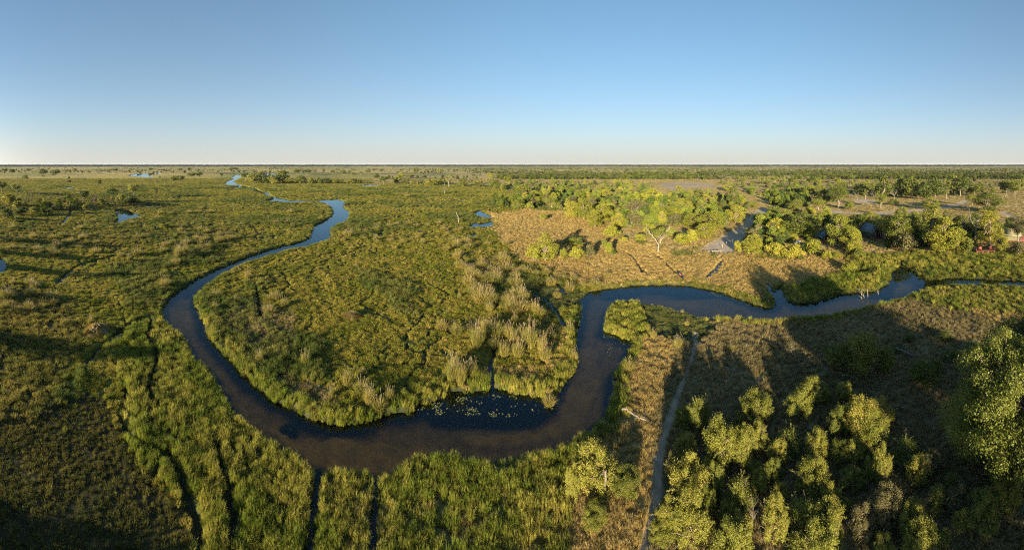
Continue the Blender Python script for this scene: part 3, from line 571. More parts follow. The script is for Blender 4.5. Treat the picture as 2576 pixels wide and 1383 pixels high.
def deadmesh(var, bark='deadwood', fine=5):
    key = ('dead', var, bark, fine)
    if key in CACHE: return CACHE[key]
    g = np.random.default_rng(900 + var); a, b = MB(), MB()
    P = branchy(a, g, (0, 0, -.2), (g.normal(0, .25), g.normal(0, .25), 3.2), .26, .17, 7, .06, 8)
    def grow(p, d, L_, r, lv):
        d = d / np.linalg.norm(d); e = p + d * L_; Q_ = branchy(a if lv < 2 else b, g, p, e, r, r * .55, 5, .16, 6 if lv < 2 else 4)
        if lv >= fine - 1: return
        for _ in range(g.integers(2, 4) if lv else 3):
            nd = d + unit(g, 1)[0] * .75; nd[2] = nd[2] * .8 + .12; grow(Q_[g.integers(2, 5)], nd, L_ * g.uniform(.5, .8), r * .52, lv + 1)
    for i in range(4):
        az = i * 1.6 + g.uniform(-.5, .5); grow(P[g.integers(3, 7)], np.array([math.cos(az) * .8, math.sin(az) * .8, .9]), g.uniform(1.8, 2.9), .12, 0)
    CACHE[key] = (a.mesh('trunk_dead', M[bark], True), b.mesh('branches_dead', M[bark], True)); return CACHE[key]
SH['dead'] = (6, 8)
def reedmesh(var, tall=False):
    key = ('reed', var, tall)
    if key in CACHE: return CACHE[key]
    g = np.random.default_rng(700 + var + 50 * tall); nb = 520; az = g.uniform(0, 6.28, nb); r = .62 * np.sqrt(g.uniform(0, 1, nb)) * (1 if not tall else .9)
    bx, by = r * np.cos(az), r * np.sin(az); a2 = az + g.normal(0, .5, nb); hh = g.uniform(1.2, 2.3, nb); ln = (.25 + r * 1.1) * g.uniform(.4, 1.3, nb) * (.7 if tall else 1)
    K = 5; t = np.linspace(0, 1, K); ww = .022 * g.uniform(.6, 1.3, nb); pa = g.uniform(0, 3.14, nb); vs = []
    for i, tt in enumerate(t):
        ox = bx + np.cos(a2) * ln * tt ** 1.8; oy = by + np.sin(a2) * ln * tt ** 1.8; oz = hh * (tt - .26 * tt ** 3 * ln) - .1; wk = ww * (1 - tt * .8)
        vs.append(np.stack([ox - np.cos(pa) * wk, oy - np.sin(pa) * wk, oz], 1)); vs.append(np.stack([ox + np.cos(pa) * wk, oy + np.sin(pa) * wk, oz], 1))
    v = np.stack(vs, 1).reshape(-1, 3); b = np.arange(nb)[:, None] * (2 * K)
    q = np.concatenate([b + np.array([[2 * i, 2 * i + 1, 2 * i + 3, 2 * i + 2]]) for i in range(K - 1)])
    blades = mesh_np('reed_blades', v, q, None, M['reed'], {'vr': np.repeat(np.clip(g.normal(.5, .25, nb), 0, 1), 2 * K)})
    mb = MB()
    for i in range(16 if tall else 9):
        a = g.uniform(0, 6.28); rr = g.uniform(0, .5); p = np.array([rr * math.cos(a), rr * math.sin(a), 0]); h2 = g.uniform(2.3, 3.2); d = np.array([math.cos(a) * .3 * rr + g.normal(0, .12), math.sin(a) * .3 * rr + g.normal(0, .12), 1]); tp = p + d * h2
        mb.tube([p, p + d * h2 * .5, tp], [.012, .010, .007], 3, .2)
        for k in range(7): mb.tube([tp - d * .05 * k, tp - d * .05 * k + unit(g, 1)[0] * .06 + np.array([0, 0, .07])], [.018, .004], 3, .8)
    CACHE[key] = (blades, mb.mesh('reed_plumes', M['plume'])); return CACHE[key]
SH['reed'] = (2.1, 2.4)

REG = {1: (0, 375.6, .2522), 2: (644, 375.6, .2522), 3: (1288, 375.6, .2522), 4: (1932, 375.6, .2522), 5: (0, 711, .2522), 6: (644, 711, .2522), 7: (1288, 711, .2522), 8: (1932, 711, .2522),
       11: (0, 1033.7, .2522), 12: (644, 1033.7, .2522), 13: (1288, 1033.7, .2522), 14: (1932, 1033.7, .2522), 21: (0, 375.6, .1667), 22: (429.3, 375.6, .1667), 23: (858.7, 375.6, .1667), 24: (1288, 375.6, .1667), 25: (1717, 375.6, .1667), 26: (2146.6, 375.6, .1667), 0: (0, 0, 1)}
ITEMS = []   # what, shape, kind, bark, x, y, width, height
def put(reg, cx, base, top, wid, shape, kind, bark='bark', h=None):
    x0, y0, s = REG[reg]; u, v, tv, wu = x0 + cx * s, y0 + base * s, y0 + top * s, wid * s
    x, y = W2(u, v, .2); d = math.hypot(x, y); width = wu / F * math.hypot(d, 0) * 1.05
    # the crown's top is seen at its middle, so the height reads from base and top angles
    height = h if h else (CAM_H - .2) * (v - tv) / (v - V0)
    if shape in ('bush', 'thicket', 'full', 'huge') and v > 560: # base row marks the near edge: the middle stands half a width behind
        k = 1 + width * .42 / d; x *= k; y *= k; width *= k; height = h if h else max(.8, CAM_H - (CAM_H * k) * (tv - V0) / (v - V0) * 1.0)
    width *= 1.18 if (reg == 4 and v > 530 and shape != 'huge') else 1.0; width *= {'thicket': 1.38, 'bush': 1.3, 'full': 1.45, 'round': 1.25, 'tower': 1.25, 'huge': 1.25}.get(shape, 1.05); height *= {'thicket': 1.12, 'bush': 1.15, 'full': 1.1}.get(shape, 1.0)
    ITEMS.append(dict(shape=shape, kind=kind, bark=bark, x=float(x), y=float(y), w=float(width), h=float(height), u=float(u), v=float(v)))
B, O_, K_, G_ = 'bright', 'olive', 'dark', 'grey'
# camp and the trees round it
for a in [(1170,905,630,250,'round',B,'pale_bark'),(710,1010,650,185,'full',B),(850,1060,800,165,'full',B),(1640,1000,560,210,'tower',B),(1760,1060,690,250,'full',B),(1890,1050,790,150,'full',B),(2200,985,600,230,'tower',B),(2320,1050,800,100,'full',B),
 (1380,1040,830,180,'bush',G_),(2000,1045,890,130,'bush',O_),(2490,960,650,170,'round',G_),(2510,1060,930,160,'bush',G_),(80,1100,930,190,'bush',B),(270,1110,945,190,'bush',B),(440,1070,900,140,'bush',B),(110,870,690,200,'bush',B),(240,925,840,100,'bush',B),
 (330,900,640,240,'full',K_),(500,810,660,70,'full',B),(590,1110,1000,80,'bush',B),(820,1230,1130,125,'bush',B),(420,860,700,180,'full',K_),(200,800,640,160,'full',O_),(30,720,630,110,'bush',B),(680,1100,1030,90,'bush',B),(900,1090,990,120,'bush',O_),
 (1320,1000,640,200,'full',K_),(1460,950,650,200,'full',K_),(1260,960,860,90,'bush',O_),(1480,1060,1000,90,'bush',O_),(1950,900,660,160,'full',K_),(1020,760,630,140,'full',O_),(900,780,640,200,'bush',K_),(1340,700,575,90,'full',O_),
 (700,590,340,200,'round',K_),(560,560,400,130,'full',K_),(1150,480,255,160,'tower',K_),(1430,490,280,170,'full',K_),(1560,500,310,130,'full',K_),(1670,470,275,150,'full',K_),(1920,470,250,170,'round',K_),(1780,500,355,105,'sparse',O_,'pale_bark'),(2060,450,350,115,'full',K_),
 (2370,480,290,125,'round',K_),(2460,490,300,125,'round',K_),(2190,620,430,230,'full',K_),(2040,560,440,120,'round',O_),(1125,590,425,120,'round',O_,'pale_bark'),(970,500,385,90,'sparse',O_,'pale_bark'),(1250,560,490,100,'bush',K_),(820,600,520,110,'bush',K_),
 (420,470,345,110,'round',O_),(540,490,360,85,'round',O_),(500,610,480,140,'round',O_,'pale_bark'),(280,610,500,140,'full',O_),(420,650,570,100,'bush',B),(60,640,560,110,'bush',K_),(180,700,600,110,'bush',O_),(2380,240,190,35,'round',K_),(1090,195,165,25,'round',K_),
 (450,340,262,80,'round',K_),(60,340,260,80,'round',O_),(250,330,270,60,'round',K_),(840,330,250,60,'round',K_),(960,430,330,110,'full',O_),(1620,600,480,150,'full',O_),(2520,330,240,80,'round',K_),(930,450,350,110,'full',K_),(1330,480,290,120,'full',K_),(1850,440,250,90,'full',O_),(2130,430,340,80,'full',O_)]:
    put(4, *a)
# woodland left of the camp
for a in [(330,1150,850,190,'full',B),(220,1140,950,150,'bush',B),(640,1125,960,160,'bush',B),(520,1115,985,90,'bush',B),(600,985,885,200,'bush',O_),(770,1095,950,110,'bush',G_),(975,1060,930,85,'bush',B),(920,990,900,75,'bush',O_),(1000,1065,1015,70,'bush',K_),(310,700,640,90,'bush',O_),
 (720,700,500,170,'full',B),(600,690,520,150,'full',B),(900,750,540,180,'full',B),(830,790,620,140,'full',B),(940,480,395,95,'full',B),(230,490,405,85,'full',B),(100,460,350,110,'full',B),(1010,560,470,100,'full',K_),
 (1240,680,500,250,'spread',G_,'deadwood'),(1200,770,640,240,'spread',G_,'deadwood'),(1480,940,780,260,'spread',O_,'pale_bark'),(1470,730,570,150,'full',B),(1640,750,590,150,'full',B),(1700,610,490,160,'full',B),(1790,790,640,160,'full',B),(1940,560,450,100,'full',B),
 (2000,830,620,270,'full',B),(2110,660,550,170,'full',O_),(2210,570,335,150,'tower',K_),(2230,750,560,160,'full',B),(1930,910,740,200,'full',B),(1680,970,840,130,'bush',B),(1800,960,800,140,'bush',B),(1270,930,850,120,'bush',B),(1120,940,870,80,'bush',B),(1240,530,430,130,'bush',B),(1340,520,425,120,'bush',B),(1410,520,400,150,'full',B),(1480,530,440,110,'bush',B),(1120,530,455,110,'bush',B),
 (2400,1080,840,180,'full',B),(2260,1050,910,90,'bush',B),(2470,790,690,100,'bush',B),(2370,865,780,90,'bush',B),(2540,720,630,90,'bush',B),(2520,980,860,120,'bush',B),(1830,1010,985,60,'bush',K_),(1080,410,365,50,'bush',B),(1060,800,640,140,'full',B),(1380,850,740,150,'bush',B),(1000,900,760,160,'bush',B),(1580,880,770,170,'bush',O_),(340,560,480,100,'full',O_),(440,600,520,110,'bush',O_),(60,600,500,110,'full',O_),(180,600,520,100,'bush',O_),
 (1780,600,500,110,'full',K_),(1840,520,440,90,'bush',K_),(1670,390,360,70,'bush',B),(1860,440,400,100,'bush',K_),(2410,580,520,100,'bush',B),(2310,560,490,90,'bush',B),(2300,320,270,60,'full',O_),(2160,420,330,90,'full',O_)]:
    put(3, *a)
# left plain
for a in [(1120,525,365,130,'spread',K_),(830,530,400,100,'round',K_),(940,570,430,125,'sparse',G_),(1220,445,335,80,'sparse',G_,'deadwood'),(1330,475,330,100,'round',O_),(1290,520,440,90,'sparse',G_,'deadwood'),(165,445,330,95,'round',K_),(20,430,310,110,'round',K_),(90,560,440,150,'bush',B),(170,600,505,110,'bush',B),(450,595,510,85,'bush',B),(340,650,575,130,'bush',O_),(600,610,540,80,'bush',K_),(680,560,490,45,'bush',B),
 (990,375,300,45,'round',K_),(1560,475,350,60,'sparse',O_),(1490,355,290,50,'sparse',G_),(1570,355,290,50,'sparse',G_),(1640,365,275,85,'sparse',O_),(1790,345,250,95,'round',K_),(1720,345,270,70,'sparse',O_),(1900,290,225,85,'round',O_),(1990,290,220,65,'round',O_),(1500,225,180,45,'round',O_),(1155,225,190,45,'round',K_),(1630,225,190,40,'round',K_),(2450,315,225,95,'round',K_),(2520,335,235,110,'full',O_),
 (1640,805,735,125,'bush',B),(1010,560,480,90,'bush',O_),(1210,545,440,110,'bush',O_),(1300,560,470,180,'bush',K_),(2330,615,515,55,'sparse',O_),(480,655,590,120,'bush',K_),(60,690,590,130,'bush',K_),(200,660,590,120,'bush',K_),(740,610,550,90,'bush',K_),(860,600,540,80,'bush',O_),(250,300,250,60,'round',O_),(120,250,190,60,'round',K_),(40,240,180,70,'round',O_),(280,225,195,30,'round',K_),(700,250,190,50,'sparse',O_),(650,250,195,45,'sparse',O_),(430,250,190,80,'full',K_),(560,250,200,70,'full',O_),(740,240,185,50,'round',O_),(2340,215,175,45,'round',K_),(2300,220,180,40,'round',K_),(840,305,290,20,'bush',K_),(1595,285,270,20,'bush',K_),(690,325,305,35,'bush',K_)]:
    put(1, *a)
for a in [(60,335,220,130,'full',K_),(260,335,195,130,'full',K_),(160,340,250,70,'full',O_),(410,260,185,90,'round',K_),(510,260,190,80,'round',K_),(440,340,260,110,'full',O_),(550,342,280,70,'full',B),(640,342,290,60,'bush',K_),(700,342,285,80,'full',K_),(780,342,290,80,'full',B),(765,245,203,45,'round',K_),(860,245,203,60,'round',O_),(850,342,300,70,'bush',O_),(950,342,290,95,'full',O_),(1030,342,300,70,'bush',K_),(1272,347,255,85,'round',K_),
 (1925,378,240,95,'sparse',O_,'pale_bark'),(1845,352,290,85,'full',B),(1775,350,290,65,'full',B),(1710,352,300,60,'bush',O_),(2380,392,300,95,'full',O_),(330,340,280,80,'full',B),(190,345,300,70,'full',B),(1640,355,310,60,'bush',K_),(1560,345,310,60,'bush',O_),(2240,375,330,70,'bush',G_),(2060,370,300,80,'full',O_),(2480,400,340,90,'bush',O_),(1420,320,260,70,'full',O_),(1200,290,240,60,'full',K_),(1120,250,200,50,'round',O_)]:
    put(2, *a)
# near bushes at the lower right
for a in [(820,905,340,330,'thicket',B),(1140,910,610,250,'thicket',B),(830,1230,960,200,'thicket',B),(600,960,540,110,'thicket',O_),(1760,1060,480,300,'thicket',B),(2080,640,90,280,'thicket',B),(1590,760,410,100,'thicket',G_),(1570,1260,900,230,'thicket',B),(2030,920,520,150,'thicket',O_),(2310,640,150,200,'thicket',B),(2450,470,120,170,'thicket',B),(2260,1370,1020,220,'thicket',B),(2150,1230,900,140,'thicket',O_),(1500,1380,1120,200,'thicket',O_),(1880,240,-90,180,'bush',K_),(1960,1100,760,130,'thicket',O_),(2480,860,600,150,'thicket',O_)]:
    put(13, *a)
for a in [(490,530,210,190,'thicket',B),(900,330,-120,260,'thicket',B),(300,120,-170,220,'thicket',O_),(450,930,500,270,'thicket',B),(830,840,600,200,'thicket',B),(860,560,290,170,'thicket',O_),(1140,820,360,150,'thicket',B),(600,1400,930,270,'thicket',B),(80,1400,880,220,'thicket',B),(1180,1250,780,270,'thicket',G_),(1450,1350,950,230,'thicket',B),(1900,1120,800,230,'thicket',G_),(2150,1280,880,300,'thicket',B),(2380,1050,700,250,'thicket',B),(220,500,210,230,'bush',K_),(1370,620,350,270,'bush',K_),(950,1380,980,220,'thicket',G_),(1620,700,420,200,'thicket',G_),(1750,1400,1260,130,'thicket',O_),(60,760,480,140,'thicket',O_),(1020,560,430,120,'bush',K_)]:
    put(14, *a)
for a in [(720,900,640,260,'bush',K_),(960,980,560,300,'bush',K_),(1180,930,660,200,'bush',K_),(860,760,560,200,'bush',O_),(1550,1100,810,300,'bush',K_),(1680,960,790,130,'bush',K_),(1820,800,690,180,'bush',K_),(2100,780,620,200,'bush',K_),(1420,620,530,120,'bush',K_),(1770,610,500,130,'bush',K_),(620,720,630,130,'bush',O_),(240,720,580,170,'sparse',G_),(2130,900,780,150,'bush',K_),(1280,720,640,130,'bush',K_)]:
    put(8, *a)
put(0, 2535, 1290, 880, 245, 'huge', 'dark', h=13)
put(0, 2610, 1090, 800, 200, 'huge', 'dark', h=11.5)
put(0, 2440, 1180, 1000, 110, 'full', 'olive')
# far trees read from the strip under the horizon
for rg, L_ in ((21, [(370,480,395,110,'spread',O_),(430,335,300,55,'round',K_),(1750,340,290,70,'round',K_),(1680,330,290,55,'round',O_),(2280,330,275,75,'round',O_),(1950,360,295,80,'sparse',O_),(1270,465,445,30,'bush',K_),(1040,500,460,70,'bush',G_)]),
 (22, [(40,520,395,100,'round',O_),(330,438,340,110,'round',G_),(430,412,330,85,'round',O_),(1000,322,270,60,'round',K_),(920,322,272,50,'round',K_),(1230,345,300,70,'round',O_),(640,330,290,60,'sparse',G_),(810,330,295,45,'round',O_),(140,340,280,80,'round',O_),(280,330,270,60,'round',K_),(1570,300,262,45,'round',K_),(2450,365,305,75,'round',K_)]),
 (23, [(40,395,315,70,'round',K_),(410,350,290,60,'round',K_),(600,345,300,70,'round',K_),(170,410,350,60,'full',O_),(290,385,320,60,'round',O_),(900,370,300,90,'sparse',O_),(1120,350,270,80,'full',O_),(1480,350,280,90,'full',O_),(1050,430,375,80,'full',B),(900,440,350,80,'full',B),(1400,545,455,90,'full',B),(1300,545,460,90,'full',B),(2240,440,360,90,'full',B),(2040,530,460,80,'full',B),(2500,500,400,110,'full',B)]),
 (25, [(780,430,395,80,'bush',K_),(1400,500,410,100,'round',K_),(1240,520,415,130,'full',O_),(1960,500,400,110,'full',K_),(1660,500,400,70,'full',K_),(1780,440,385,80,'full',O_),(2360,520,430,80,'full',B),(2540,480,380,60,'round',K_)]),
 (26, [(350,290,255,45,'round',K_),(2310,385,270,60,'round',K_)])):
    for a in L_: put(rg, *a)
# dead and bare trees
DEAD = []
def dead(reg, cx, base, top, wid, var=0, lean=0.): 
    x0, y0, s = REG[reg]; u, v, tv, wu = x0 + cx * s, y0 + base * s, y0 + top * s, wid * s; x, y = W2(u, v, .2)
    DEAD.append(dict(x=float(x), y=float(y), w=wu / F * math.hypot(x, y), h=(CAM_H - .2) * (v - tv) / (v - V0), u=u, v=v, var=var, lean=lean))
for a in [(4,2070,910,580,250,1),(4,890,512,405,70,2),(4,1260,515,365,90,3),(4,1060,520,410,70,4),(1,310,545,375,70,5),(1,250,562,430,70,6),(1,390,485,385,65,7),(1,1405,355,288,40,2),(1,600,560,470,35,3),(2,1880,447,362,45,4),(3,880,345,310,35,5),(3,1190,345,300,50,6),(2,300,430,400,1,7),(13,2480,400,110,80,2),(14,1100,160,-80,80,3),(14,1590,1010,850,60,6),(13,2400,1200,890,130,7),(14,1380,330,180,60,4)]:
    if a[4] > 1: dead(*a)
# reed clumps
REEDS = []
def reed(reg, cx, base, top, wid):
    x0, y0, s = REG[reg]; u, v, tv, wu = x0 + cx * s, y0 + base * s, y0 + top * s, wid * s; x, y = W2(u, v, .2); d = math.hypot(x, y)
    REEDS.append(dict(x=float(x), y=float(y), w=wu / F * d, h=(CAM_H - .2) * (v - tv) / (v - V0), u=u, v=v))
for rg, L_ in ((6, [(490,830,690,100),(915,1048,865,105),(1040,1112,960,130),(1130,1235,1030,120),(1220,1275,1130,130),(1330,1195,1060,90),(1060,945,860,80),(1950,1005,740,120),(2040,1012,770,120),(2150,940,780,120),(1990,880,730,100),(1850,470,380,110),(2000,520,400,120),(2210,640,400,150),(2380,540,360,150),(2390,650,540,110),(2480,740,590,110),(2330,300,190,80),(2240,155,60,70),(2030,165,120,40),(285,235,150,85),(200,180,135,50),(30,805,670,85),(750,1165,1090,40),(2120,500,410,90),(2300,470,360,110),(2520,560,400,110)]),
 (7, [(120,205,60,110),(230,305,180,90),(290,335,240,80),(30,405,310,70),(390,575,470,90),(580,515,390,80),(620,765,650,70),(60,745,570,120),(180,655,400,150),(330,775,610,120),(100,560,420,130),(240,560,430,110),(300,690,500,100),(1165,885,760,100),(1410,555,460,70),(1655,655,530,95),(1745,422,350,50),(370,1195,1100,110),(2180,685,630,60),(580,80,0,85),(350,420,350,60),(30,620,500,90),(450,140,60,70),(2240,400,360,50)]),
 (3, [(390,1355,1260,90),(590,1380,1300,90),(835,1375,1280,95),(950,1275,1205,60),(1120,1255,1200,60),(1880,1312,1255,80),(500,1300,1240,90),(620,1310,1240,80),(240,1270,1200,90),(340,1260,1180,80),(30,1290,1210,90),(60,1350,1270,80),(440,1330,1250,70),(100,1230,1160,70),(190,1200,1130,70),(720,1370,1310,60)]),
 (1, [(1750,1155,1070,90),(1780,1085,940,110),(1850,1060,930,80),(1900,1085,1000,90),(1640,1375,1265,100),(1290,1135,1040,60),(2180,935,850,90),(2290,905,830,110),(1960,905,850,60),(560,975,910,110),(790,985,930,85),(520,1030,960,80),(360,1010,950,90),(1320,745,700,80),(1600,650,600,70),(1700,655,610,60),(1820,850,810,80),(1880,645,600,90),(2000,600,560,60),(1980,640,590,70),(870,640,600,70),(1100,880,840,80),(1200,900,850,70),(1370,890,840,90),(1450,870,820,80),(840,870,830,60),(2080,640,590,60),(1650,970,900,80),(490,500,475,16),(960,940,890,70),(700,930,880,80),(1560,700,650,60),(2470,1300,1210,70),(2400,760,720,60)]),
 (5, [(310,145,30,120),(60,155,40,130),(430,205,155,85),(530,220,160,80),(30,270,170,90),(900,430,330,60),(110,230,170,80),(640,420,380,70)]),
 (2, [(940,880,800,50),(1190,915,850,50),(1330,780,730,60),(1600,770,730,60),(1500,480,430,50),(1820,745,700,50),(1640,860,820,40),(700,580,540,60),(640,700,660,50),(300,740,700,50),(200,745,700,80),(330,640,590,80),(1400,760,720,70),(1660,950,890,50),(1650,1060,1030,40),(1900,1020,960,70),(2000,980,900,80),(2120,1000,920,90),(2260,1180,1110,90),(2330,1290,1190,90),(2200,1260,1200,70),(2050,1080,1010,80),(1960,920,860,70),(1380,1010,970,50),(2440,1100,1030,90),(2490,960,900,70),(2400,1240,1170,80),(870,920,880,40),(1090,830,790,50),(890,860,800,50),(1000,1180,1140,50),(950,1010,960,50),(760,960,930,40),(2150,1330,1280,60)])):
    for a in L_: reed(rg, *a)
grs = np.random.default_rng(77)
for P_, n_, hs_ in (([(0,575),(420,570),(640,600),(560,640),(330,655),(0,640)], 34, (1.4, 2.8)), ([(1130,600),(1240,600),(1330,690),(1340,790),(1250,800),(1160,720)], 34, (1.5, 3.)), ([(850,560),(1130,560),(1200,590),(1000,620),(840,600)], 14, (1.3, 2.4)), ([(520,740),(760,745),(900,760),(640,800),(520,790)], 6, (1.2, 2.)), ([(0,700),(110,715),(160,780),(30,800)], 12, (1.2, 2.2))):
    k = 0
    while k < n_:
        u = grs.uniform(min(p[0] for p in P_), max(p[0] for p in P_)); v = grs.uniform(min(p[1] for p in P_), max(p[1] for p in P_))
        if not inpoly([u], [v], P_)[0]: continue
        x, y = W2(u, v, .2)
        if look(np.array([float(x)]), np.array([float(y)]), [water])[0][0] > -.4: continue
        h_ = grs.uniform(*hs_); REEDS.append(dict(x=float(x), y=float(y), w=h_ * grs.uniform(.8, 1.6), h=h_, u=u, v=v)); k += 1
# trees of the woods whose single places cannot be read: rows filled in
def fill(poly, n, shapes, size, mind, seed, avoid=()):
    g = np.random.default_rng(seed); P = np.array(poly); k = 0; tries = 0; us = []
    while k < n and tries < 20000:
        tries += 1; u = g.uniform(P[:, 0].min(), P[:, 0].max()); v = g.uniform(P[:, 1].min(), P[:, 1].max())
        if not inpoly([u], [v], poly)[0] or any(inpoly([u], [v], s)[0] for s in SAND): continue
        if any(abs(u - tu) < ru and tv - 12 < v < tv + 60 for tu, tv, ru in ((2074, 600, 30), (2190, 596, 36), (2545, 606, 36), (2480, 632, 36), (2005, 612, 22))): continue
        x, y = W2(u, v, .2)
        if any((i['x'] - x) ** 2 + (i['y'] - y) ** 2 < (mind + .25 * i['w']) ** 2 for i in ITEMS): continue
        sh = shapes[g.integers(0, len(shapes))]; sc = g.uniform(*size); kd_ = (B, B, B, O_, O_)[g.integers(0, 5)]; Wd, Ht = SH[sh[0]]
        ITEMS.append(dict(shape=sh[0], kind=sh[1] or kd_, bark='bark', x=float(x), y=float(y), w=Wd * sc * g.uniform(.8, 1.2), h=Ht * sc * g.uniform(.85, 1.15), u=u, v=v)); k += 1
WOODA = [(1255,470),(1300,500),(1330,522),(1420,530),(1480,525),(1560,575),(1700,570),(1830,565),(1890,520),(1850,500),(1700,495),(1640,490),(1640,462),(1300,455)]
WOODB = [(1930,462),(2100,455),(2576,458),(2576,486),(2400,492),(2050,500),(1950,510)]
WOODC = [(1880,600),(1905,565),(1990,545),(2100,556),(2200,560),(2300,560),(2576,566),(2576,620),(2300,625),(2150,625),(2060,640),(1930,640),(1870,630)]
fill(WOODA, 105, [('full', None), ('full', B), ('bush', None), ('round', O_)], (.7, 1.05), 4.2, 1)
fill(WOODB, 44, [('full', None), ('bush', K_), ('round', K_)], (.7, 1.1), 6, 2)
fill(WOODC, 50, [('bush', O_), ('full', K_), ('bush', O_), ('full', O_)], (.6, .95), 3., 3)
fill([(1660,1130),(1760,1030),(1830,990),(1960,1010),(2100,1000),(2230,1060),(2380,1150),(2420,1260),(2600,1370),(2600,1420),(1660,1420)], 34, [('thicket', None), ('thicket', B), ('thicket', O_), ('bush', O_)], (.26, .80), .7, 5)
# trees behind the camera, whose long shadows lie across the foreground
for x, y, wd_, ht, sh in [(27, -16, 9, 17, 'round'), (36, -20, 11, 19, 'round'), (32, -32, 11, 20, 'round'), (3.5, -12, 6, 6.5, 'full'), (9.5, -14, 7, 7, 'full'), (15.5, -15, 7, 8, 'full'), (21, -16, 7, 8.5, 'full'), (1.9, -8, 3.6, 5.5, 'full'), (6.5, -20, 6, 8.5, 'full'), (12.5, -22, 7, 9, 'full'), (18, -24, 7, 10, 'full'), (12.3, -9, 5, 6, 'full'), (24, -3, 6, 9, 'full'), (27, -3, 7, 13.5, 'full'),
  (-47, -38, 8, 8.5, 'full'), (-80, -62, 7, 12, 'full'), (-108, -72, 9, 13, 'full'), (-93, -66, 6, 11, 'round'), (-64, -52, 5, 8, 'full'), (-23, -26, 5, 6, 'full')]:
    ITEMS.append(dict(shape=sh, kind=O_, bark='bark', x=x, y=y, w=wd_, h=ht, u=None, v=None))

# ------------------------------------------------------------------ words for the labels
MARKS = [(60,480,'at the left edge of the marsh'),(120,515,'by the bare trees on the left'),(215,520,'above the reflecting pond on the left'),(330,500,'behind the reflecting pond on the left'),(320,560,'round the reflecting pond on the left'),(370,440,'by the white pond on the far left plain'),(250,470,'by the small white pool on the left plain'),(70,430,'on the far left plain'),(480,450,'in the row left of the far creek'),(560,425,'on the plain beyond the far creek'),
 (640,450,'at the far creek'),(730,455,'at the left end of the far tree line'),(830,455,'in the middle of the far tree line'),(960,452,'by the lone dark tree beyond the meadow'),(1120,460,'behind the pale dead sapling'),(1250,470,'at the left corner of the woodland'),(1330,500,'above the golden grass clearing'),(1400,470,'deep in the woodland on its left'),(1450,530,'on the top edge of the golden grass clearing'),(1560,500,'in the middle of the woodland'),(1530,560,'at the right end of the golden grass clearing'),(1600,560,'round the grey branching tree'),
 (1660,600,'behind the white forked tree'),(1700,520,'left of the tall dark tree'),(1800,570,'along the left side of the sandy track'),(1850,510,'round the tall dark tree by the track'),(1380,640,'in the lone thicket at the golden clearing'),(1530,630,'left of the white forked tree'),(1660,470,'above the woodland by the tan field'),(1950,480,'beyond the end of the sandy track'),(1930,620,'right of the sandy track'),(2010,600,'round the white trailer'),
 (2070,560,'behind the small grey tent'),(2100,620,'beside the small grey tent'),(2200,600,'beside the large grey tent'),(2280,630,'on the bank right of the large tent'),(2360,600,'in the camp between tent and deck'),(2460,600,'above the red deck'),(2550,620,'by the tan tent at the right edge'),(2060,500,'left of the pale track through the plain'),(2220,490,'by the pale track through the plain'),(2340,480,'in the dark row beyond the camp'),(2420,490,'right of the dark row beyond the camp'),(2540,490,'at the right edge beyond the camp'),(2500,440,'on the far right plain'),(2150,430,'on the plain far beyond the camp'),
 (410,570,'on the left plain under the pond'),(100,610,'on the left marsh'),(200,640,'on the left marsh'),(320,650,'on the left marsh by the thin wet trail'),(450,640,'left of the upper river'),(560,600,'left of the upper river bend'),(420,710,'on the left bank of the upper river'),(60,740,'at the left edge beside the dark tussocks'),(230,820,'on the left bank by the brown mound'),(550,740,'inside the first river bend'),(640,740,'on the meadow by the first bend'),(640,900,'on the near meadow by the brown patch'),(770,900,'in the middle of the near meadow'),
 (880,950,'at the bottom of the meadow'),(940,1010,'at the bottom of the meadow by the river'),(1150,940,'above the lily water'),(1240,850,'in the big reed bed of the meadow'),(1350,860,'in the big reed bed near the channel'),(1430,900,'on the left bank of the channel'),(1330,760,'by the flooded patch left of the channel'),(1200,740,'on the upper meadow'),(1200,670,'on the reedy upper meadow'),(1350,700,'below the lone thicket'),(1490,710,'on the bank above the channel bend'),(1120,560,'by the leaning snag'),(900,590,'right of the upper river'),(850,560,'right of the upper river bend'),(980,620,'on the upper meadow left side'),(720,520,'in the marsh above the upper river'),
 (1580,920,'on the right bank of the channel'),(1680,850,'on the spit inside the bend'),(1760,710,'on the golden bank above the blue bend'),(1840,880,'on the brown grass by the path'),(1990,870,'on the brown grass below the blue bend'),(1500,1200,'left of the footpath at the bottom'),(1620,1250,'beside the footpath at the bottom'),(1480,1300,'beneath the left bush by the footpath'),(1700,1250,'just right of the footpath'),(1740,1180,'right of the footpath by a bare shoot'),(1800,1100,'in the upper left of the lower right bushes'),(1900,1080,'in the top row of the lower right bushes'),(1750,1350,'at the very bottom right of the footpath'),(1860,1350,'at the bottom among the lower right bushes'),(2000,1150,'in the middle of the lower right bushes'),(2040,1250,'in the middle of the lower right bushes'),
 (2150,1080,'at the top of the lower right bushes'),(2150,1200,'in the heart of the lower right bushes'),(2080,1350,'at the bottom of the lower right bushes'),(2250,1300,'by the dry twiggy patch at lower right'),(2300,1150,'left of the huge leafy tree'),(2420,1330,'below the huge leafy tree'),(2500,1100,'at the right edge foreground'),(2150,930,'in the shaded brown grass'),(2330,960,'in the shade beside the fallen log'),(2420,880,'in the shade above the huge tree'),(2480,900,'in the shade above the huge tree'),(2300,850,'in the shaded brown grass near the river'),(2150,700,'on the bank left of the round cove')]
ORD = 'first second third fourth fifth sixth seventh eighth ninth tenth eleventh twelfth thirteenth fourteenth fifteenth sixteenth seventeenth eighteenth nineteenth twentieth'.split()
NUM = 'zero one two three four five six seven eight nine ten eleven twelve thirteen fourteen fifteen sixteen seventeen eighteen nineteen twenty'.split()
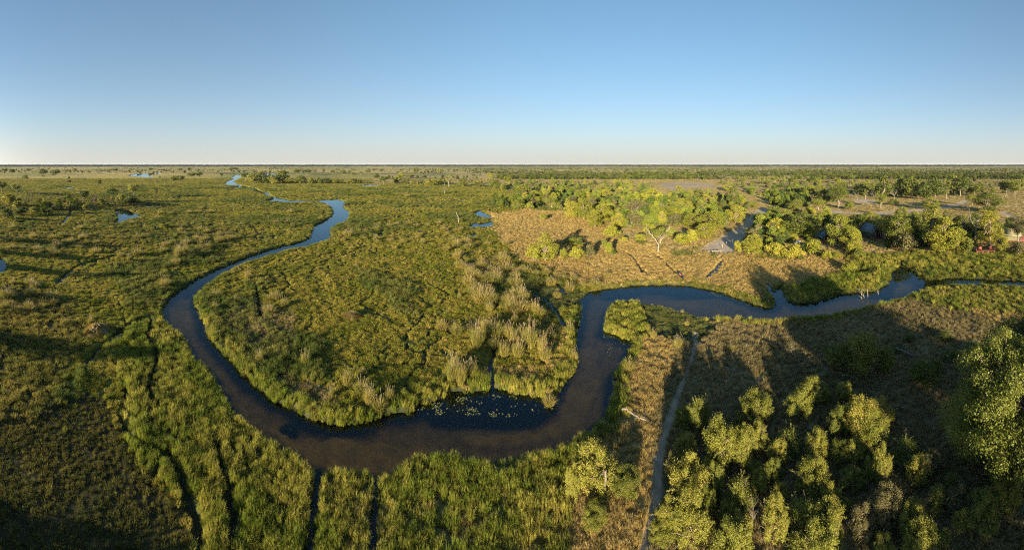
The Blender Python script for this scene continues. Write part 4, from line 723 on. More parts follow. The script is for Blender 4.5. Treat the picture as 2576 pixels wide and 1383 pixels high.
def zone(u, v):
    if u is None: return 'standing behind the viewpoint'
    return min(MARKS, key=lambda m: ((u - m[0]) / 1.0) ** 2 + ((v - m[1]) * (4.5 if v < 650 else 1.6)) ** 2)[2]
ADJ = {'bright': 'bright yellow-green', 'olive': 'olive-green', 'dark': 'dark green', 'grey': 'greyish'}
def label_all(objs):
    """objs: (object, description, zone, u); repeats within a zone are counted from the left"""
    from collections import defaultdict
    dct = defaultdict(list)
    for o, d, z, u in objs: dct[(d, z)].append((u if u is not None else o.location.x, o))
    for (d, z), L_ in dct.items():
        L_.sort(key=lambda a: a[0]); n = len(L_)
        for i, (_, o) in enumerate(L_):
            base = ('%s %s' % (d, z)).strip()
            if n == 1: o['label'] = base; continue
            tails = [('%s one of the two' % ('left', 'right')[i]) if n == 2 else '%s from left of %s' % (ORD[i] if i < 20 else str(i + 1), NUM[n] if n < 21 else str(n)), ('left one', 'right one')[i] if n == 2 else '%s from left' % (ORD[i] if i < 20 else str(i + 1))]
            for tl in tails:
                o['label'] = base + ', ' + tl
                if len(o['label'].split()) <= 16: break
            else: o['label'] = base.replace('golden-green ', '').replace('with long leafy shoots ', '').replace('yellow-green', 'green').replace('deep in', 'in').replace('the lower right', 'lower right') + ', ' + tails[1]

LAB = []
def build_plants():
    gg = np.random.default_rng(4)
    for i in ITEMS:
        d = math.hypot(i['x'], i['y']); lod = 0 if d < 58 else (1 if d < 230 else 2); sh = i['shape']; Wd, Ht = SH[sh]
        if sh == 'huge': lod = 0
        if i['u'] is None: lod = 1
        nv = 3 if lod == 0 else 4; tm, cm = plantmesh(sh, lod, int(gg.integers(0, nv)), 'near' if (lod == 0 and i['kind'] == 'bright') else i['kind'], i['bark'])
        isb = sh in ('bush', 'thicket'); i['w'] = max(i['w'], 1.); i['h'] = min(max(i['h'], 1.), 20)
        s = i['w'] / Wd; r = thing('shrub' if isb else 'tree', '', 'shrub' if isb else 'tree', (i['x'], i['y'], gz(i['x'], i['y']) - .05), gg.uniform(0, 6.28),
                                   'shrubs of the river plain' if isb else 'trees of the river plain', (s, s, i['h'] / Ht))
        obj('stems' if isb else 'trunk', tm, r); obj('crown', cm, r)
        hs = i['h']; size = ('low' if hs < 1.8 else 'tall' if hs > 4 else 'rounded') if isb else ('small' if hs < 6 else 'large' if hs > 10 else 'mid-sized')
        noun = {'bush': 'shrub', 'thicket': 'long-shooted shrub', 'spread': 'flat-topped tree', 'sparse': 'thin-leaved tree', 'tower': 'tall tree', 'huge': 'tree'}.get(sh, 'tree')
        if sh == 'huge': size = 'huge'
        if sh == 'tower': size = ''
        LAB.append((r, (' '.join([size, ADJ[i['kind']], noun])).strip(), zone(i['u'], i['v']), i['u']))
    for i in DEAD:
        tm, bm_ = deadmesh(i['var'], 'deadwood', 5 if math.hypot(i['x'], i['y']) < 150 else 4); s = i['w'] / 6 * 1.05
        r = thing('dead_tree', '', 'dead tree', (i['x'], i['y'], gz(i['x'], i['y'])), gg.uniform(0, 6.28), 'dead trees', (s, s, i['h'] / 8))
        obj('trunk', tm, r); obj('crown', bm_, r); LAB.append((r, ('small ' if i['h'] < 5 else '') + 'bare grey dead tree', zone(i['u'], i['v']), i['u']))
    for i in REEDS:
        tall = i['w'] / max(i['h'], .1) < .8; bl, pl = reedmesh(int(gg.integers(0, 3)), tall); s = min(max(i['w'] / 1.7, .4), 2.0); hz = min(max(i['h'] / 2.7, .4), 1.6)
        r = thing('reed_clump', '', 'reed clump', (i['x'], i['y'], max(0, gz(i['x'], i['y'])) - .05), gg.uniform(0, 6.28), 'reed clumps of the marsh', (s, s, hz))
        obj('blades', bl, r); obj('plumes', pl, r); LAB.append((r, ('tall narrow' if tall else 'low' if i['h'] < 1.8 else 'domed') + ' golden-green reed clump', zone(i['u'], i['v']), i['u']))
build_plants()
print('items', len(ITEMS), 'reeds', len(REEDS), 'dead', len(DEAD))

# ------------------------------------------------------------------ far woods and scrub too many to count
far_c = bpy.data.collections.new('far_plants'); far_m = bpy.data.collections.new('far_masses'); low_c = bpy.data.collections.new('low_scrub')
k = 0
M['far'] = None
def instmat(name):
    m, n, out = mat(name); L = n.links
    a = N(n, 'ShaderNodeAttribute', attribute_name='tcol', attribute_type='INSTANCER'); v = N(n, 'ShaderNodeAttribute', attribute_name='vr')
    mr = N(n, 'ShaderNodeMapRange'); mr.inputs[3].default_value = .65; mr.inputs[4].default_value = 1.35; L.new(v.outputs['Fac'], mr.inputs[0])
    sc = N(n, 'ShaderNodeVectorMath', operation='SCALE'); L.new(a.outputs['Vector'], sc.inputs[0]); L.new(mr.outputs[0], sc.inputs['Scale'])
    p = N(n, 'ShaderNodeBsdfDiffuse'); L.new(sc.outputs[0], p.inputs[0]); t = N(n, 'ShaderNodeBsdfTranslucent'); L.new(sc.outputs[0], t.inputs[0])
    mx = N(n, 'ShaderNodeMixShader'); mx.inputs[0].default_value = .3; L.new(p.outputs[0], mx.inputs[1]); L.new(t.outputs[0], mx.inputs[2]); L.new(mx.outputs[0], out.inputs[0]); return m
M['inst'] = instmat('far_leaves')
gq = np.random.default_rng(12)
for k, (sh, lod) in enumerate([('round', 2), ('round', 2), ('full', 2), ('full', 2), ('spread', 2), ('bush', 2), ('bush', 2), ('sparse', 2)]):
    plantmesh(sh, 2, k % 4, 'olive'); mb, v, q, vr = CACHE[(sh, 2, k % 4, '*')]
    tv = np.concatenate(mb.v); tq = np.concatenate(mb.q)
    me = mesh_np('far_%02d' % k, np.concatenate([v, tv]), np.concatenate([q, tq + len(v)]), None, M['inst'], {'vr': np.concatenate([vr, np.full(len(tv), .9)])})
    far_c.objects.link(bpy.data.objects.new('far_%02d' % k, me))
for k in range(3):   # a stand of far trees
    vs, qs, rs, n0 = [], [], [], 0
    for j in range(14):
        mb, v, q, vr = CACHE[(('round', 'full')[j % 2], 2, (0, 1, 2, 3)[j % 4] if ((('round', 'full')[j % 2], 2, j % 4, '*') in CACHE) else (0 if j % 2 == 0 else 2), '*')] if False else CACHE[('round', 2, j % 2, '*')]
        ss = gq.uniform(.7, 1.15); off = np.array([gq.normal(0, 16), gq.normal(0, 12), 0]); sel = gq.uniform(0, 1, len(q)) < .5
        q2 = q[sel]; vv = v[q2.ravel()] * ss + off; cen = vv.reshape(-1, 4, 3).mean(1, keepdims=True); vv = ((vv.reshape(-1, 4, 3) - cen) * 2.2 + cen).reshape(-1, 3)
        vs.append(vv); qs.append(np.arange(len(vv)).reshape(-1, 4) + n0); rs.append(vr[q2.ravel()]); n0 += len(vv)
    me = mesh_np('mass_%02d' % k, np.concatenate(vs), np.concatenate(qs), None, M['inst'], {'vr': np.concatenate(rs)}); far_m.objects.link(bpy.data.objects.new('mass_%02d' % k, me))
CG = np.array([(.080, .110, .022), (.115, .140, .024), (.055, .075, .022), (.11, .105, .045), (.13, .15, .025)])
def far_scatter(name, n, u0, u1, v0, v1, dens_fn, coll, npick, size, label, cat, seed, colmul=1., order=None):
    g = np.random.default_rng(seed); u = g.uniform(u0, u1, n); v = g.uniform(v0, v1, n); x, y = W2(u, v, .3)
    k = g.uniform(0, 1, n) < dens_fn(u, v, x, y); x, y, u, v = x[k], y[k], u[k], v[k]
    wt = look(x, y, [water])[0]; sa = look(x, y, [WGT[CK.index('sand')]])[0]; k = (wt < -.3) & (sa < .3); x, y, u, v = x[k], y[k], u[k], v[k]
    n = len(x); s = g.uniform(size[0], size[1], n); z = look(x, y, [GZ])[0]; ci = g.integers(0, len(CG), n); right = sstep(1000, 1500, u)[:, None]
    tc = CG[ci] * (.75 + .5 * g.uniform(0, 1, n))[:, None] * colmul * (.8 + .3 * right)
    print(name, n)
    return scatter_gn(name, np.stack([x, y, z], 1), g.uniform(0, 6.28, n), np.stack([s * g.uniform(.85, 1.3, n)] * 2 + [s * g.uniform(.8, 1.1, n)], 1), g.choice(npick, n), tc, coll, label, cat)
def dn_mid(u, v, x, y):
    c = fbm(x / 150, y / 150, 91, 3); right = sstep(900, 1350, u)
    return np.clip(sstep(.44 - .16 * right, .60 - .1 * right, c) * (.22 + .78 * right), .02, 1) * np.where((u < 1250) & (v > 437), .06, 1.) * np.where((u < 960) & (v > 432), .5, 1) + np.where((u < 900) & (v < 436), .30, 0) * sstep(.35, .6, fbm(x / 90, y / 260, 95, 2))
def dn_far(u, v, x, y):
    c = fbm(x / 900, y / 500, 92, 3); return np.clip(sstep(.34, .52, c) + .25, 0, 1)
far_scatter('distant_trees', 17000, -40, 2616, 418.5, 452, dn_mid, far_c, 8, (.55, 1.1), 'scattered bushy trees covering the far plain below the horizon', 'trees', 21, .8)
far_scatter('distant_woodland', 6500, -40, 2616, 413.9, 419.5, dn_far, far_m, 3, (1.2, 2.0), 'hazy dark woodland along the whole horizon', 'woodland', 22, .42)
def dn_scrub(u, v, x, y):
    camp = np.ones(u.shape)
    for tu, tv, ru in ((2074, 600, 34), (2190, 596, 40), (2545, 606, 40), (2480, 632, 40), (2005, 612, 26)): camp *= ~((np.abs(u - tu) < ru) & (v > tv - 25) & (v < tv + 60))
    a = inpoly(u, v, WOODA) * .7 + inpoly(u, v, WOODB) * .35 + inpoly(u, v, WOODC) * .22 + inpoly(u, v, [(960,446),(1255,446),(1260,468),(960,462)]) * .6 + inpoly(u, v, [(1640,440),(2000,440),(2576,440),(2576,470),(2100,480),(1900,500),(1800,455)]) * .3 + inpoly(u, v, [(1880,480),(2130,480),(2130,500),(2060,520),(1950,525)]) * .35 \
        + inpoly(u, v, [(0,510),(140,512),(330,500),(345,515),(230,530),(0,540)]) * .16 + inpoly(u, v, [(650,455),(960,455),(960,462),(650,462)]) * .7 + inpoly(u, v, [(1240,500),(1330,520),(1330,530),(1240,520)]) * .5
    return a * camp
far_scatter('scrub', 26000, -40, 2616, 440, 640, dn_scrub, far_c, [2, 3, 5, 6, 5, 6], (.35, .95), 'low tangled scrub filling the woodland between the trees', 'scrub', 23, 1.25)

# ------------------------------------------------------------------ the camp and the other small things
def at(u, v, h=0.): x, y = W2(u, v, .2); return float(x), float(y), gz(float(x), float(y)) + h
def facing(x, y): return math.atan2(-x, y)          # a thing's -Y side turned to the camera
def tent(name, label, u, v, w, L_, hw, hr, rz, roofm, wallm, cat='tent', zone_=None):
    x, y, z = at(u, v); t = thing(name, label, cat, (x, y, z), rz)
    a = MB(); e = .45; n = 8
    for sgn in (-1, 1):   # each roof slope sags a little
        V_ = []; 
        for i in range(n + 1):
            f = i / n; xx = sgn * (w / 2 + e) * (1 - f); zz = hw - .15 + (hr - hw + .15) * f - .12 * math.sin(f * math.pi)
            for yy in (-L_ / 2 - .8, L_ / 2 + .4): V_ += [(xx, yy, zz), (xx, yy, zz - .04)]
        q = []
        for i in range(n):
            b = i * 4; q += [(b, b + 4, b + 6, b + 2), (b + 1, b + 3, b + 7, b + 5), (b, b + 1, b + 5, b + 4), (b + 2, b + 6, b + 7, b + 3)]
        a.add(V_, q)
    obj('roof', a.mesh('roof', roofm, False), t)
    b = MB(); V_ = [(-w / 2, 0, 0), (w / 2, 0, 0), (w / 2, 0, hw), (0, 0, hr - .12), (-w / 2, 0, hw)]
    for yy in (-L_ / 2, L_ / 2):
        b.add([(p[0], yy, p[2] + .5) for p in V_], [(0, 1, 2, 4)], [(4, 2, 3)])
    for xx in (-w / 2, w / 2): b.add([(xx, -L_ / 2, .5), (xx, L_ / 2, .5), (xx, L_ / 2, hw + .3), (xx, -L_ / 2, hw + .3)], [(0, 1, 2, 3)])
    obj('wall', b.mesh('wall', wallm), t)
    c = MB(); c.add([(-w * .22, -L_ / 2 - .02, .5), (w * .22, -L_ / 2 - .02, .5), (.05, -L_ / 2 - .02, hr - .1), (-.05, -L_ / 2 - .02, hr - .1)], [(0, 1, 2, 3)]); obj('door_flap', c.mesh('door_flap', M['dark_void']), t)
    for sx_ in (-1, 1):
        c = MB(); c.add([(sx_ * w * .23, -L_ / 2 - .03, .5), (sx_ * w * .34, -L_ / 2 - .03, .5), (sx_ * w * .12, -L_ / 2 - .03, hr * .78), (sx_ * w * .10, -L_ / 2 - .03, hr * .78)], [(0, 1, 2, 3)]); obj('curtain', c.mesh('curtain', M['canvas_tan']), t)
    d = MB(); d.box((0, -.6, .38), (w + .6, L_ + 2.4, .12))
    for xx in (-w / 2, 0, w / 2):
        for yy in (-L_ / 2 - 1.5, 0, L_ / 2 - .2): d.box((xx, yy, .1), (.14, .14, .6))
    obj('deck', d.mesh('deck', M['redwood']), t)
    r = MB(); 
    for zz in (.75, 1.05): r.box((0, -L_ / 2 - 1.72, zz), (w + .5, .06, .07))
    for xx in np.linspace(-w / 2 - .2, w / 2 + .2, 5): r.box((xx, -L_ / 2 - 1.72, .72), (.07, .08, .78))
    obj('railing', r.mesh('railing', M['redwood']), t); return t
tx, ty, _ = at(2074, 612); tent('safari_tent', 'small grey canvas tent with dark open front and red wooden deck, between the bright trees', 2074, 606, 3.6, 4.2, 1.9, 3.2, facing(tx, ty) + .35, M['canvas'], M['canvas_green'])
tx, ty, _ = at(2185, 605); tent('safari_tent', 'large blue-grey canvas tent half hidden behind the round bright tree with pale trunk', 2192, 596, 5.8, 7.0, 2.6, 4.9, facing(tx, ty) + .75, M['canvas'], M['canvas_green'])
tx, ty, _ = at(2537, 605); tent('safari_tent', 'tan canvas tent with a broad sunlit roof slope at the right edge', 2542, 606, 6., 6.5, 2.3, 4.3, facing(tx, ty) + 1.5, M['canvas_tan'], M['canvas_tan'])
# red deck with benches
x, y, z = at(2478, 637); t = thing('viewing_deck', 'red-brown wooden viewing deck on short posts below the camp trees near the right edge', 'deck', (x, y, z), facing(x, y) + .15)
a = MB()
for i in range(17): a.box((-2.8 + i * .35, 0, .75), (.31, 3.4, .06))
obj('platform', a.mesh('platform', M['redwood']), t)
for px_ in (-2.7, -.9, .9, 2.7):
    for py_ in (-1.6, 1.6): b = MB(); b.box((px_, py_, .3), (.14, .14, .9)); obj('post', b.mesh('post', M['pole']), t)
for px_ in (-2.85, 2.85):
    b = MB()
    for zz in (1.15, 1.6): b.box((px_, 0, zz), (.07, 3.5, .08))
    for py_ in (-1.7, 0, 1.7): b.box((px_, py_, 1.2), (.09, .09, .9))
    obj('railing', b.mesh('railing', M['redwood']), t)
cr, sr = math.cos(facing(x, y) + .15), math.sin(facing(x, y) + .15)
for sx_, lab in ((-1.6, 'left'), (1.7, 'right')):
    ox, oy = sx_ * cr - .2 * (-1) * sr * 0, sx_ * sr
    c = thing('deck_bench', 'red cushioned bench at the %s end of the red deck' % lab, 'bench', (x + ox, y + oy, z + .79), facing(x, y) + .15, 'benches on the red deck')
    m_ = MB(); m_.box((0, 0, .38), (1.1, .6, .12)); obj('seat', m_.mesh('seat', M['redcloth']), c)
    m_ = MB(); m_.box((0, .33, .70), (1.1, .10, .55), 0, -.15); obj('backrest', m_.mesh('backrest', M['redcloth']), c)
    for lx in (-.45, .45): m_ = MB(); m_.box((lx, 0, .16), (.08, .5, .32)); obj('leg', m_.mesh('leg', M['redwood']), c)
# curved walkway behind the deck
x, y, z = at(2495, 625); t = thing('boardwalk', 'raised red wooden boardwalk curving in the shade behind the red deck', 'boardwalk', (x, y, z), facing(x, y))
a, b = MB(), MB()
for i in range(26):
    f = i / 25; px_ = -4.2 + 8.4 * f; py_ = 1.2 + 1.3 * math.sin(f * 2.6); a.box((px_, py_, .9), (.30, 1.1, .06), .25 * math.cos(f * 3))
    if i % 5 == 0: a.box((px_, py_ - .45, .42), (.1, .1, .95)); b.box((px_, py_ + .45, 1.2), (.07, .07, .7))
for zz in (1.35,): b.tube([(-4.2 + 8.4 * f, 1.65 + 1.3 * math.sin(f * 2.6), zz) for f in np.linspace(0, 1, 12)], .045, 5)
obj('planks', a.mesh('planks', M['redwood']), t); obj('railing', b.mesh('railing', M['redwood']), t)
# white trailer
x, y, z = at(2005, 616); t = thing('trailer', 'small white flatbed trailer standing in the shade among bushes', 'trailer', (x, y, z), facing(x, y) - .55)
a = MB(); a.box((0, 0, .62), (1.3, 2.3, .12)); a.box((0, 1.12, .95), (1.3, .06, .55)); a.box((-.63, 0, .78), (.05, 2.3, .2)); a.box((.63, 0, .78), (.05, 2.3, .2)); a.box((0, -1.6, .55), (.08, 1., .08)); obj('body', a.mesh('body', M['white']), t)
for s_ in (-1, 1):
    b = MB(); b.tube([(s_ * .66, .2, .3), (s_ * .84, .2, .3)], .3, 16); w_ = obj('wheel', b.mesh('wheel', M['hull'], True), t)
    b = MB(); b.tube([(s_ * .84, .2, .3), (s_ * .86, .2, .3)], [.16, .14], 12); obj('rim', b.mesh('rim', M['white']), w_)
# dugout canoe drawn up in the marsh
x, y, z = at(1712, 699); rz = facing(x, y) + .28
t = thing('dugout_canoe', 'narrow dark dugout canoe drawn up in golden marsh grass above the blue bend', 'canoe', (x, y, z + .25), rz)
a = MB(); n = 15; V_ = []; Ln = 5.2
for i in range(n):
    f = i / (n - 1) * 2 - 1; wd_ = .36 * (1 - abs(f) ** 2.4) + .03; zz = .12 * f * f * f * f
    for (xx, hh_) in ((-wd_, .36), (-wd_ * .8, .08), (0, 0), (wd_ * .8, .08), (wd_, .36), (wd_ * .88, .34), (0, .06), (-wd_ * .88, .34)): V_.append((xx, f * Ln / 2, hh_ + zz))
q = [(i * 8 + j, i * 8 + (j + 1) % 8, (i + 1) * 8 + (j + 1) % 8, (i + 1) * 8 + j) for i in range(n - 1) for j in range(8)]
a.add(V_, q); obj('hull', a.mesh('hull', M['hull'], True), t)
for f in (-.3, .55): b = MB(); b.box((0, f * Ln / 2, .30), (.60, .16, .04)); obj('thwart', b.mesh('thwart', M['hull']), t)
def bundle(label, off, m_, s_):
    g = np.random.default_rng(int(s_ * 100)); b = MB(); rr = .22 * s_
    P = [(0, -.28 * s_, .02), (0, -.2 * s_, .1), (0, 0, .16), (0, .2 * s_, .1), (0, .28 * s_, .02)]; b.tube(P, [rr * .3, rr * .9, rr, rr * .85, rr * .2], 10)
    ox, oy = -math.sin(rz) * off, math.cos(rz) * off
    c = thing('bundle', label, 'bundle', (x + ox, y + oy, z + .42), rz, 'bundles lying in the canoe'); obj('cloth', b.mesh('cloth', m_, True), c)
    k = MB(); k.tube([(0, -.02, .16 + rr), (0, .02, .17 + rr)], rr * .3, 6); k.tube([(rr * math.cos(q_), 0, .16 + rr * math.sin(q_)) for q_ in np.linspace(0, 6.28, 12)], .02, 4); obj('strap', k.mesh('strap', M['dark_void']), c)
bundle('red bundle lying amidships in the dark canoe', .1, M['redcloth'], 1.15); bundle('white bundle beside the red one in the dark canoe', .62, M['white'], .9)
# white-roofed block behind the far tree line stays water: pond; low rail on the sandy track
x, y, z = at(1851, 632 + 15 * 0); 
t = thing('rail', 'short low pole rail at the lower edge of the sandy track', 'rail', (*at(1803, 638)[:2], at(1803, 638)[2]), facing(*at(1803, 638)[:2]))
a = MB(); a.tube([(-1.4, 0, .75), (0, .02, .8), (1.4, 0, .74)], .06, 7, .5); obj('crossbar', a.mesh('crossbar', M['pole']), t)
for xx in (-1.3, 1.3): b = MB(); b.tube([(xx, 0, -.2), (xx, 0, .9)], [.08, .07], 7); obj('post', b.mesh('post', M['pole']), t)
t = thing('fire_pit', 'round dark fire pit beside the pole rail on the sandy track', 'fire pit', at(1800, 632), 0)
a = MB(); a.tube([(math.cos(q_) * .75, math.sin(q_) * .75, .08) for q_ in np.linspace(0, 6.283, 20)], .14, 6); obj('rim', a.mesh('rim', M['ash']), t)
b = MB(); b.add([(0, 0, .06)] + [(math.cos(q_) * .7, math.sin(q_) * .7, .03) for q_ in np.linspace(0, 6.283, 17)[:-1]], None, [(0, 1 + i, 1 + (i + 1) % 16) for i in range(16)]); obj('ashes', b.mesh('ashes', M['dark_void']), t)
for k, (u, v) in enumerate([(1843, 610), (1828, 617), (1817, 624), (1886, 565), (1868, 578)]):
    t = thing('marker_post', '', 'post', at(u, v), 0, 'posts on the sandy track'); b = MB(); b.tube([(0, 0, -.2), (.01, 0, .6), (.0, .01, 1.15)], [.09, .085, .07], 7); obj('shaft', b.mesh('shaft', M['pole'], True), t)
    LAB.append((t, 'short wooden post standing in the sand of the wide track', '', u))
# fallen and standing dead wood near the river
def snag(name, label, u, v, pts, r0, r1, mt, twigs=0, seed=1, rz=None):
    x, y, z = at(u, v); z = max(z, 0); t = thing(name, label, 'dead wood', (x, y, z), facing(x, y) if rz is None else rz); a = MB(); P = np.array(pts, float); f = np.linspace(0, 1, 12)
    Q_ = np.stack([np.interp(f, np.linspace(0, 1, len(P)), P[:, k]) for k in range(3)], 1) + np.random.default_rng(seed).normal(0, r0 * .25, (12, 3)); a.tube(Q_, np.linspace(r0, r1, 12), 8); obj('trunk', a.mesh('trunk', mt, True), t)
    g = np.random.default_rng(seed + 5)
    for i in range(twigs):
        b = MB(); p = Q_[g.integers(4, 12)]; d = unit(g, 1)[0]; d[2] = abs(d[2]) * .8 + .1; branchy(b, g, p, p + d * g.uniform(.4, .9), r1 * .7, r1 * .25, 5, .2, 5); obj('branch', b.mesh('branch', mt, True), t)
    return t
snag('fallen_log', 'long bleached forked log lying in grass left of the footpath', 1596, 1062, [(-1.45, .9, .62), (-.9, .75, .8), (-.3, .25, .66), (.4, -.25, .62), (1.2, -.6, .55)], .11, .06, M['deadwood'], 4, 3)
snag('fallen_log', 'grey fallen log in the deep shade between the dark shrubs', 2278, 900, [(-1.4, .9, .7), (-.5, .3, .72), (.5, -.3, .6), (1.6, -.8, .5)], .15, .09, M['deadwood'], 3, 4)
snag('tree_stump', 'upright broken grey stump between the two bushes left of the footpath', 1521, 1262, [(0, 0, -.2), (.03, .02, .9), (.06, 0, 1.7), (.14, .05, 2.4)], .16, .08, M['deadwood'], 2, 5)
snag('leaning_snag', 'pale leaning broken snag standing alone in the far meadow', 1154, 561, [(0, 0, -.3), (-.1, 0, 2.), (-.8, 0, 4.2), (-1.1, 0, 4.9)], .30, .16, M['deadwood'], 1, 6)
snag('dead_sapling', 'slender bleached dead sapling standing in the far meadow', 1119, 488, [(0, 0, -.3), (0, 0, 5), (-.6, 0, 10), (-1.8, 0, 15)], .20, .08, M['deadwood'], 7, 7)
for lab, u, v, h, ln in (('tallest white stick standing in the blue river near the cove', 2183, 745, 1.9, -.3), ('thick pale stump pair standing in the blue river', 2168, 740, 1.0, .05), ('thin white stick left of the stumps in the river', 2164, 735, 1.1, -.15), ('short leaning stick below the stumps in the river', 2174, 748, .8, -.5), ('tiny leaning stick lowest in the blue river', 2168, 751, .6, -.3), ('white stick on the small mat by the golden islet', 2209, 737, .9, -.1)):
    snag('river_stick', lab, u, v, [(0, 0, -.6), (0, 0, h * .4), (ln * .4, 0, h * .8), (ln * .6, 0, h)], .11 if 'stump' in lab else .07, .04, M['pale_bark'], 1, int(u + v))
# the white forked tree at the clearing
x, y, z = at(1656, 636); t = thing('forked_tree', 'white-barked leafless tree forking in two at the edge of the woodland', 'dead tree', (x, y, z), facing(x, y), None, (.8, .8, .74)); g = np.random.default_rng(8)
a = MB(); branchy(a, g, (0, 0, -.3), (0, 0, 3.4), .28, .21, 6, .05, 9); L1 = branchy(a, g, (0, 0, 3.2), (-4.6, .3, 9.6), .17, .07, 8, .06, 7); L2 = branchy(a, g, (0, 0, 3.2), (4.4, .2, 9.9), .17, .07, 8, .06, 7); obj('trunk', a.mesh('trunk', M['pale_bark'], True), t)
for L_, s_ in ((L1, -1), (L2, 1)):
    for k in range(6):
        b = MB(); p = L_[3 + k % 5]; d = np.array([s_ * g.uniform(-.6, 1.1), g.normal(0, .5), g.uniform(.35, 1.2)]); e = p + d * g.uniform(1.3, 2.4); Q_ = branchy(b, g, p, e, .09, .03, 5, .2, 5)
        for _ in range(3): branchy(b, g, Q_[g.integers(1, 5)], Q_[4] + unit(g, 1)[0] * 1.1, .035, .012, 4, .2, 4)
        obj('branch', b.mesh('branch', M['pale_bark'], True), t)
# a grassy termite-mound hummock and a brown mound in the meadow
def mound(name, label, u, v, w_, d_, h_, mt, seed):
    x, y, z = at(u, v); t = thing(name, label, 'mound', (x, y, z - .1), facing(x, y)); g = np.random.default_rng(seed); n, m = 40, 14; V_ = [(0, 0, h_)]
    for i in range(1, m + 1):
        r = i / m
        for j in range(n):
            an = j * 2 * math.pi / n; k = 1 + .16 * math.sin(3 * an + seed) + .08 * math.sin(7 * an); V_.append((r * w_ / 2 * k * math.cos(an), r * d_ / 2 * k * math.sin(an), h_ * (math.cos(r * math.pi / 2) ** .8) * (1 + .15 * g.normal()) - .1 * r))
    q = [(1 + (i * n) + j, 1 + i * n + (j + 1) % n, 1 + (i + 1) * n + (j + 1) % n, 1 + (i + 1) * n + j) for i in range(m - 1) for j in range(n)]; a = MB(); a.add(V_, [(k[3], k[2], k[1], k[0]) for k in q][::1], [(0, 1 + j, 1 + (j + 1) % n) for j in range(n)])
    obj('earth', a.mesh('earth', M['mound'], True), t)
    # grass standing on it
    nb = 5200; r = np.sqrt(g.uniform(0, 1, nb)); an = g.uniform(0, 6.28, nb); bx = r * w_ / 2 * np.cos(an); by = r * d_ / 2 * np.sin(an); bz = h_ * np.cos(r * math.pi / 2) ** .8 - .12; L_ = g.uniform(.25, .5, nb); a2 = an + g.normal(0, .5, nb); ww = .02
    v_ = np.stack([np.stack([bx - ww * np.sin(a2), by + ww * np.cos(a2), bz], 1), np.stack([bx + ww * np.sin(a2), by - ww * np.cos(a2), bz], 1), np.stack([bx + np.cos(a2) * L_ * .7, by + np.sin(a2) * L_ * .7, bz + L_ * .75], 1)], 1).reshape(-1, 3)
    obj('grass_cover', mesh_np('grass_cover', v_, None, np.arange(nb * 3).reshape(-1, 3), M[mt], {'vr': np.repeat(g.uniform(0, 1, nb), 3)}), t)
M['mound'] = plain('mound_earth', (.10, .085, .035), (.18, .14, .06), 2.); M['gold'] = leafmat('gold_grass', (.20, .17, .04), (.36, .27, .08), (.46, .36, .14), .35, .1)
mound('grassy_mound', 'rounded golden-brown grassy mound on the left bank beside the trails', 246, 838, 4.6, 5.5, 1.25, 'gold', 3); mound('grassy_mound', 'small round orange-gold hummock below the left bank mound', 222, 845, 1.5, 1.4, .8, 'gold', 5)
mound('grassy_mound', 'low bare-topped brown mound in the middle of the near meadow', 886, 800, 3.8, 3.4, .8, 'gold', 6); mound('weed_raft', 'dark submerged weed raft below the meadow bank in the near river', 733, 1060, 2.2, 1.6, .28, 'dark', 7)
# lily pads
g = np.random.default_rng(3); PADM = []
for k in range(3):
    a = MB(); n = 14; V_ = [(0, 0, .012)] + [((.5 + .03 * g.normal()) * math.cos(.25 + i * (2 * math.pi - .5) / (n - 1)), (.5 + .03 * g.normal()) * math.sin(.25 + i * (2 * math.pi - .5) / (n - 1)), .012 + .006 * g.normal()) for i in range(n)]
    V_ += [(p[0], p[1], -.006) for p in V_[1:]]; a.add(V_, [(i, i + 1, n + i + 1, n + i) for i in range(1, n)], [(0, i, i + 1) for i in range(1, n)], a=g.uniform(.2, .9)); PADM.append(a.mesh('lily_pad', M['pad']))
PADS = [([(1040,1035),(1120,1000),(1240,990),(1330,1000),(1390,1012),(1400,1025),(1340,1045),(1270,1050),(1180,1045),(1100,1050)], 175, 'in the wide dark backwater below the meadow'), ([(1515,838),(1555,850),(1583,868),(1578,895),(1560,925),(1545,960),(1540,1010),(1528,1010),(1532,930),(1522,880)], 90, 'along the right edge of the channel'),
        ([(1775,722),(1850,745),(1900,765),(1940,778),(1900,772),(1840,757),(1780,737)], 24, 'off the golden bank of the blue bend')]
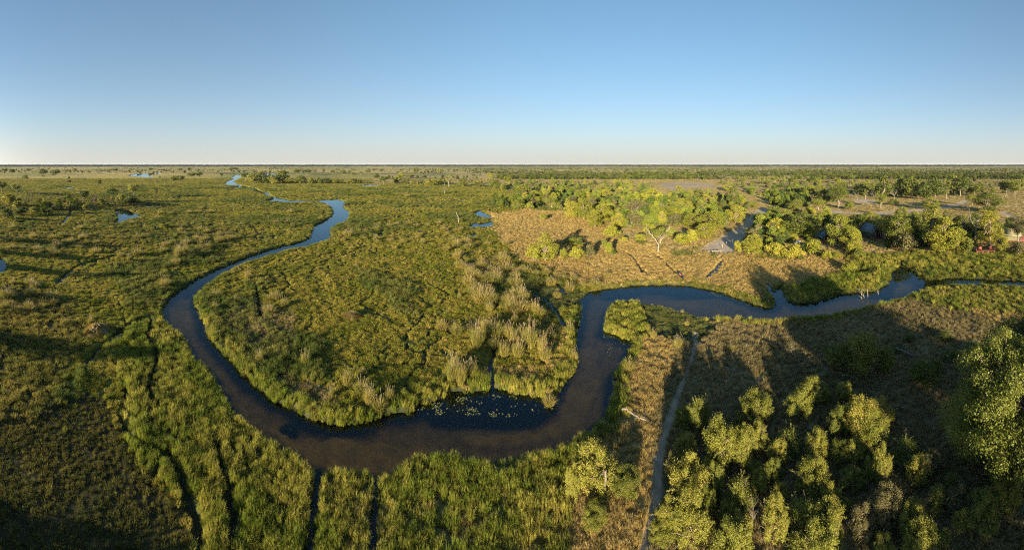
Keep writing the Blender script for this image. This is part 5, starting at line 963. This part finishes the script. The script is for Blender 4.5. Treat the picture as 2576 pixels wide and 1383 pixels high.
for P_, n_, zz in PADS:
    k = 0; A_ = np.array(P_); cen = [(g.uniform(A_[:, 0].min(), A_[:, 0].max()), g.uniform(A_[:, 1].min(), A_[:, 1].max())) for _ in range(max(6, n_ // 9))]
    tries = 0
    while k < n_ and tries < 9000:
        tries += 1; c = cen[g.integers(0, len(cen))]; u, v = (c[0] + g.normal(0, 9), c[1] + g.normal(0, 4)) if g.uniform() < .8 else (g.uniform(A_[:, 0].min(), A_[:, 0].max()), g.uniform(A_[:, 1].min(), A_[:, 1].max()))
        if not inpoly([u], [v], P_)[0]: continue
        x, y = W2(u, v, 0.); x, y = float(x), float(y)
        if look(np.array([x]), np.array([y]), [water])[0][0] < .35: continue
        s_ = g.uniform(.09, .24); t = obj('lily_pad', PADM[g.integers(0, 3)], None, (x, y, .004), g.uniform(0, 6.28), (s_, s_ * g.uniform(.8, 1), 1)); t['category'] = 'lily pad'; t['group'] = 'lily pads ' + zz; t['label'] = 'round pale green lily pad floating ' + zz; k += 1
label_all([a for a in LAB if a[2]])
for d_ in {a[1] for a in LAB if not a[2]}: label_all([(a[0], a[1], '', a[3]) for a in LAB if a[1] == d_ and not a[2]])
for o in C.objects:
    if 'label' in o: o['label'] = ' '.join(o['label'].replace(' ,', ',').split())

# ------------------------------------------------------------------ air
HZ = 0.00003
hm = bpy.data.materials.new('haze'); hm.use_nodes = True; n = hm.node_tree
for x in list(n.nodes): n.nodes.remove(x)
out = n.nodes.new('ShaderNodeOutputMaterial'); pv = n.nodes.new('ShaderNodeVolumePrincipled'); pv.inputs['Color'].default_value = (.72, .82, .95, 1); pv.inputs['Density'].default_value = HZ; pv.inputs['Anisotropy'].default_value = .1
n.links.new(pv.outputs[0], out.inputs['Volume'])
a = MB(); a.box((0, 0, 21), (30100, 30100, 46)); ho = obj('haze', a.mesh('haze', hm)); ho['kind'] = 'stuff'
SC.cycles.volume_bounces = 0; SC.cycles.use_denoising = False; SC.cycles.sample_clamp_direct = .27; SC.cycles.sample_clamp_indirect = .2
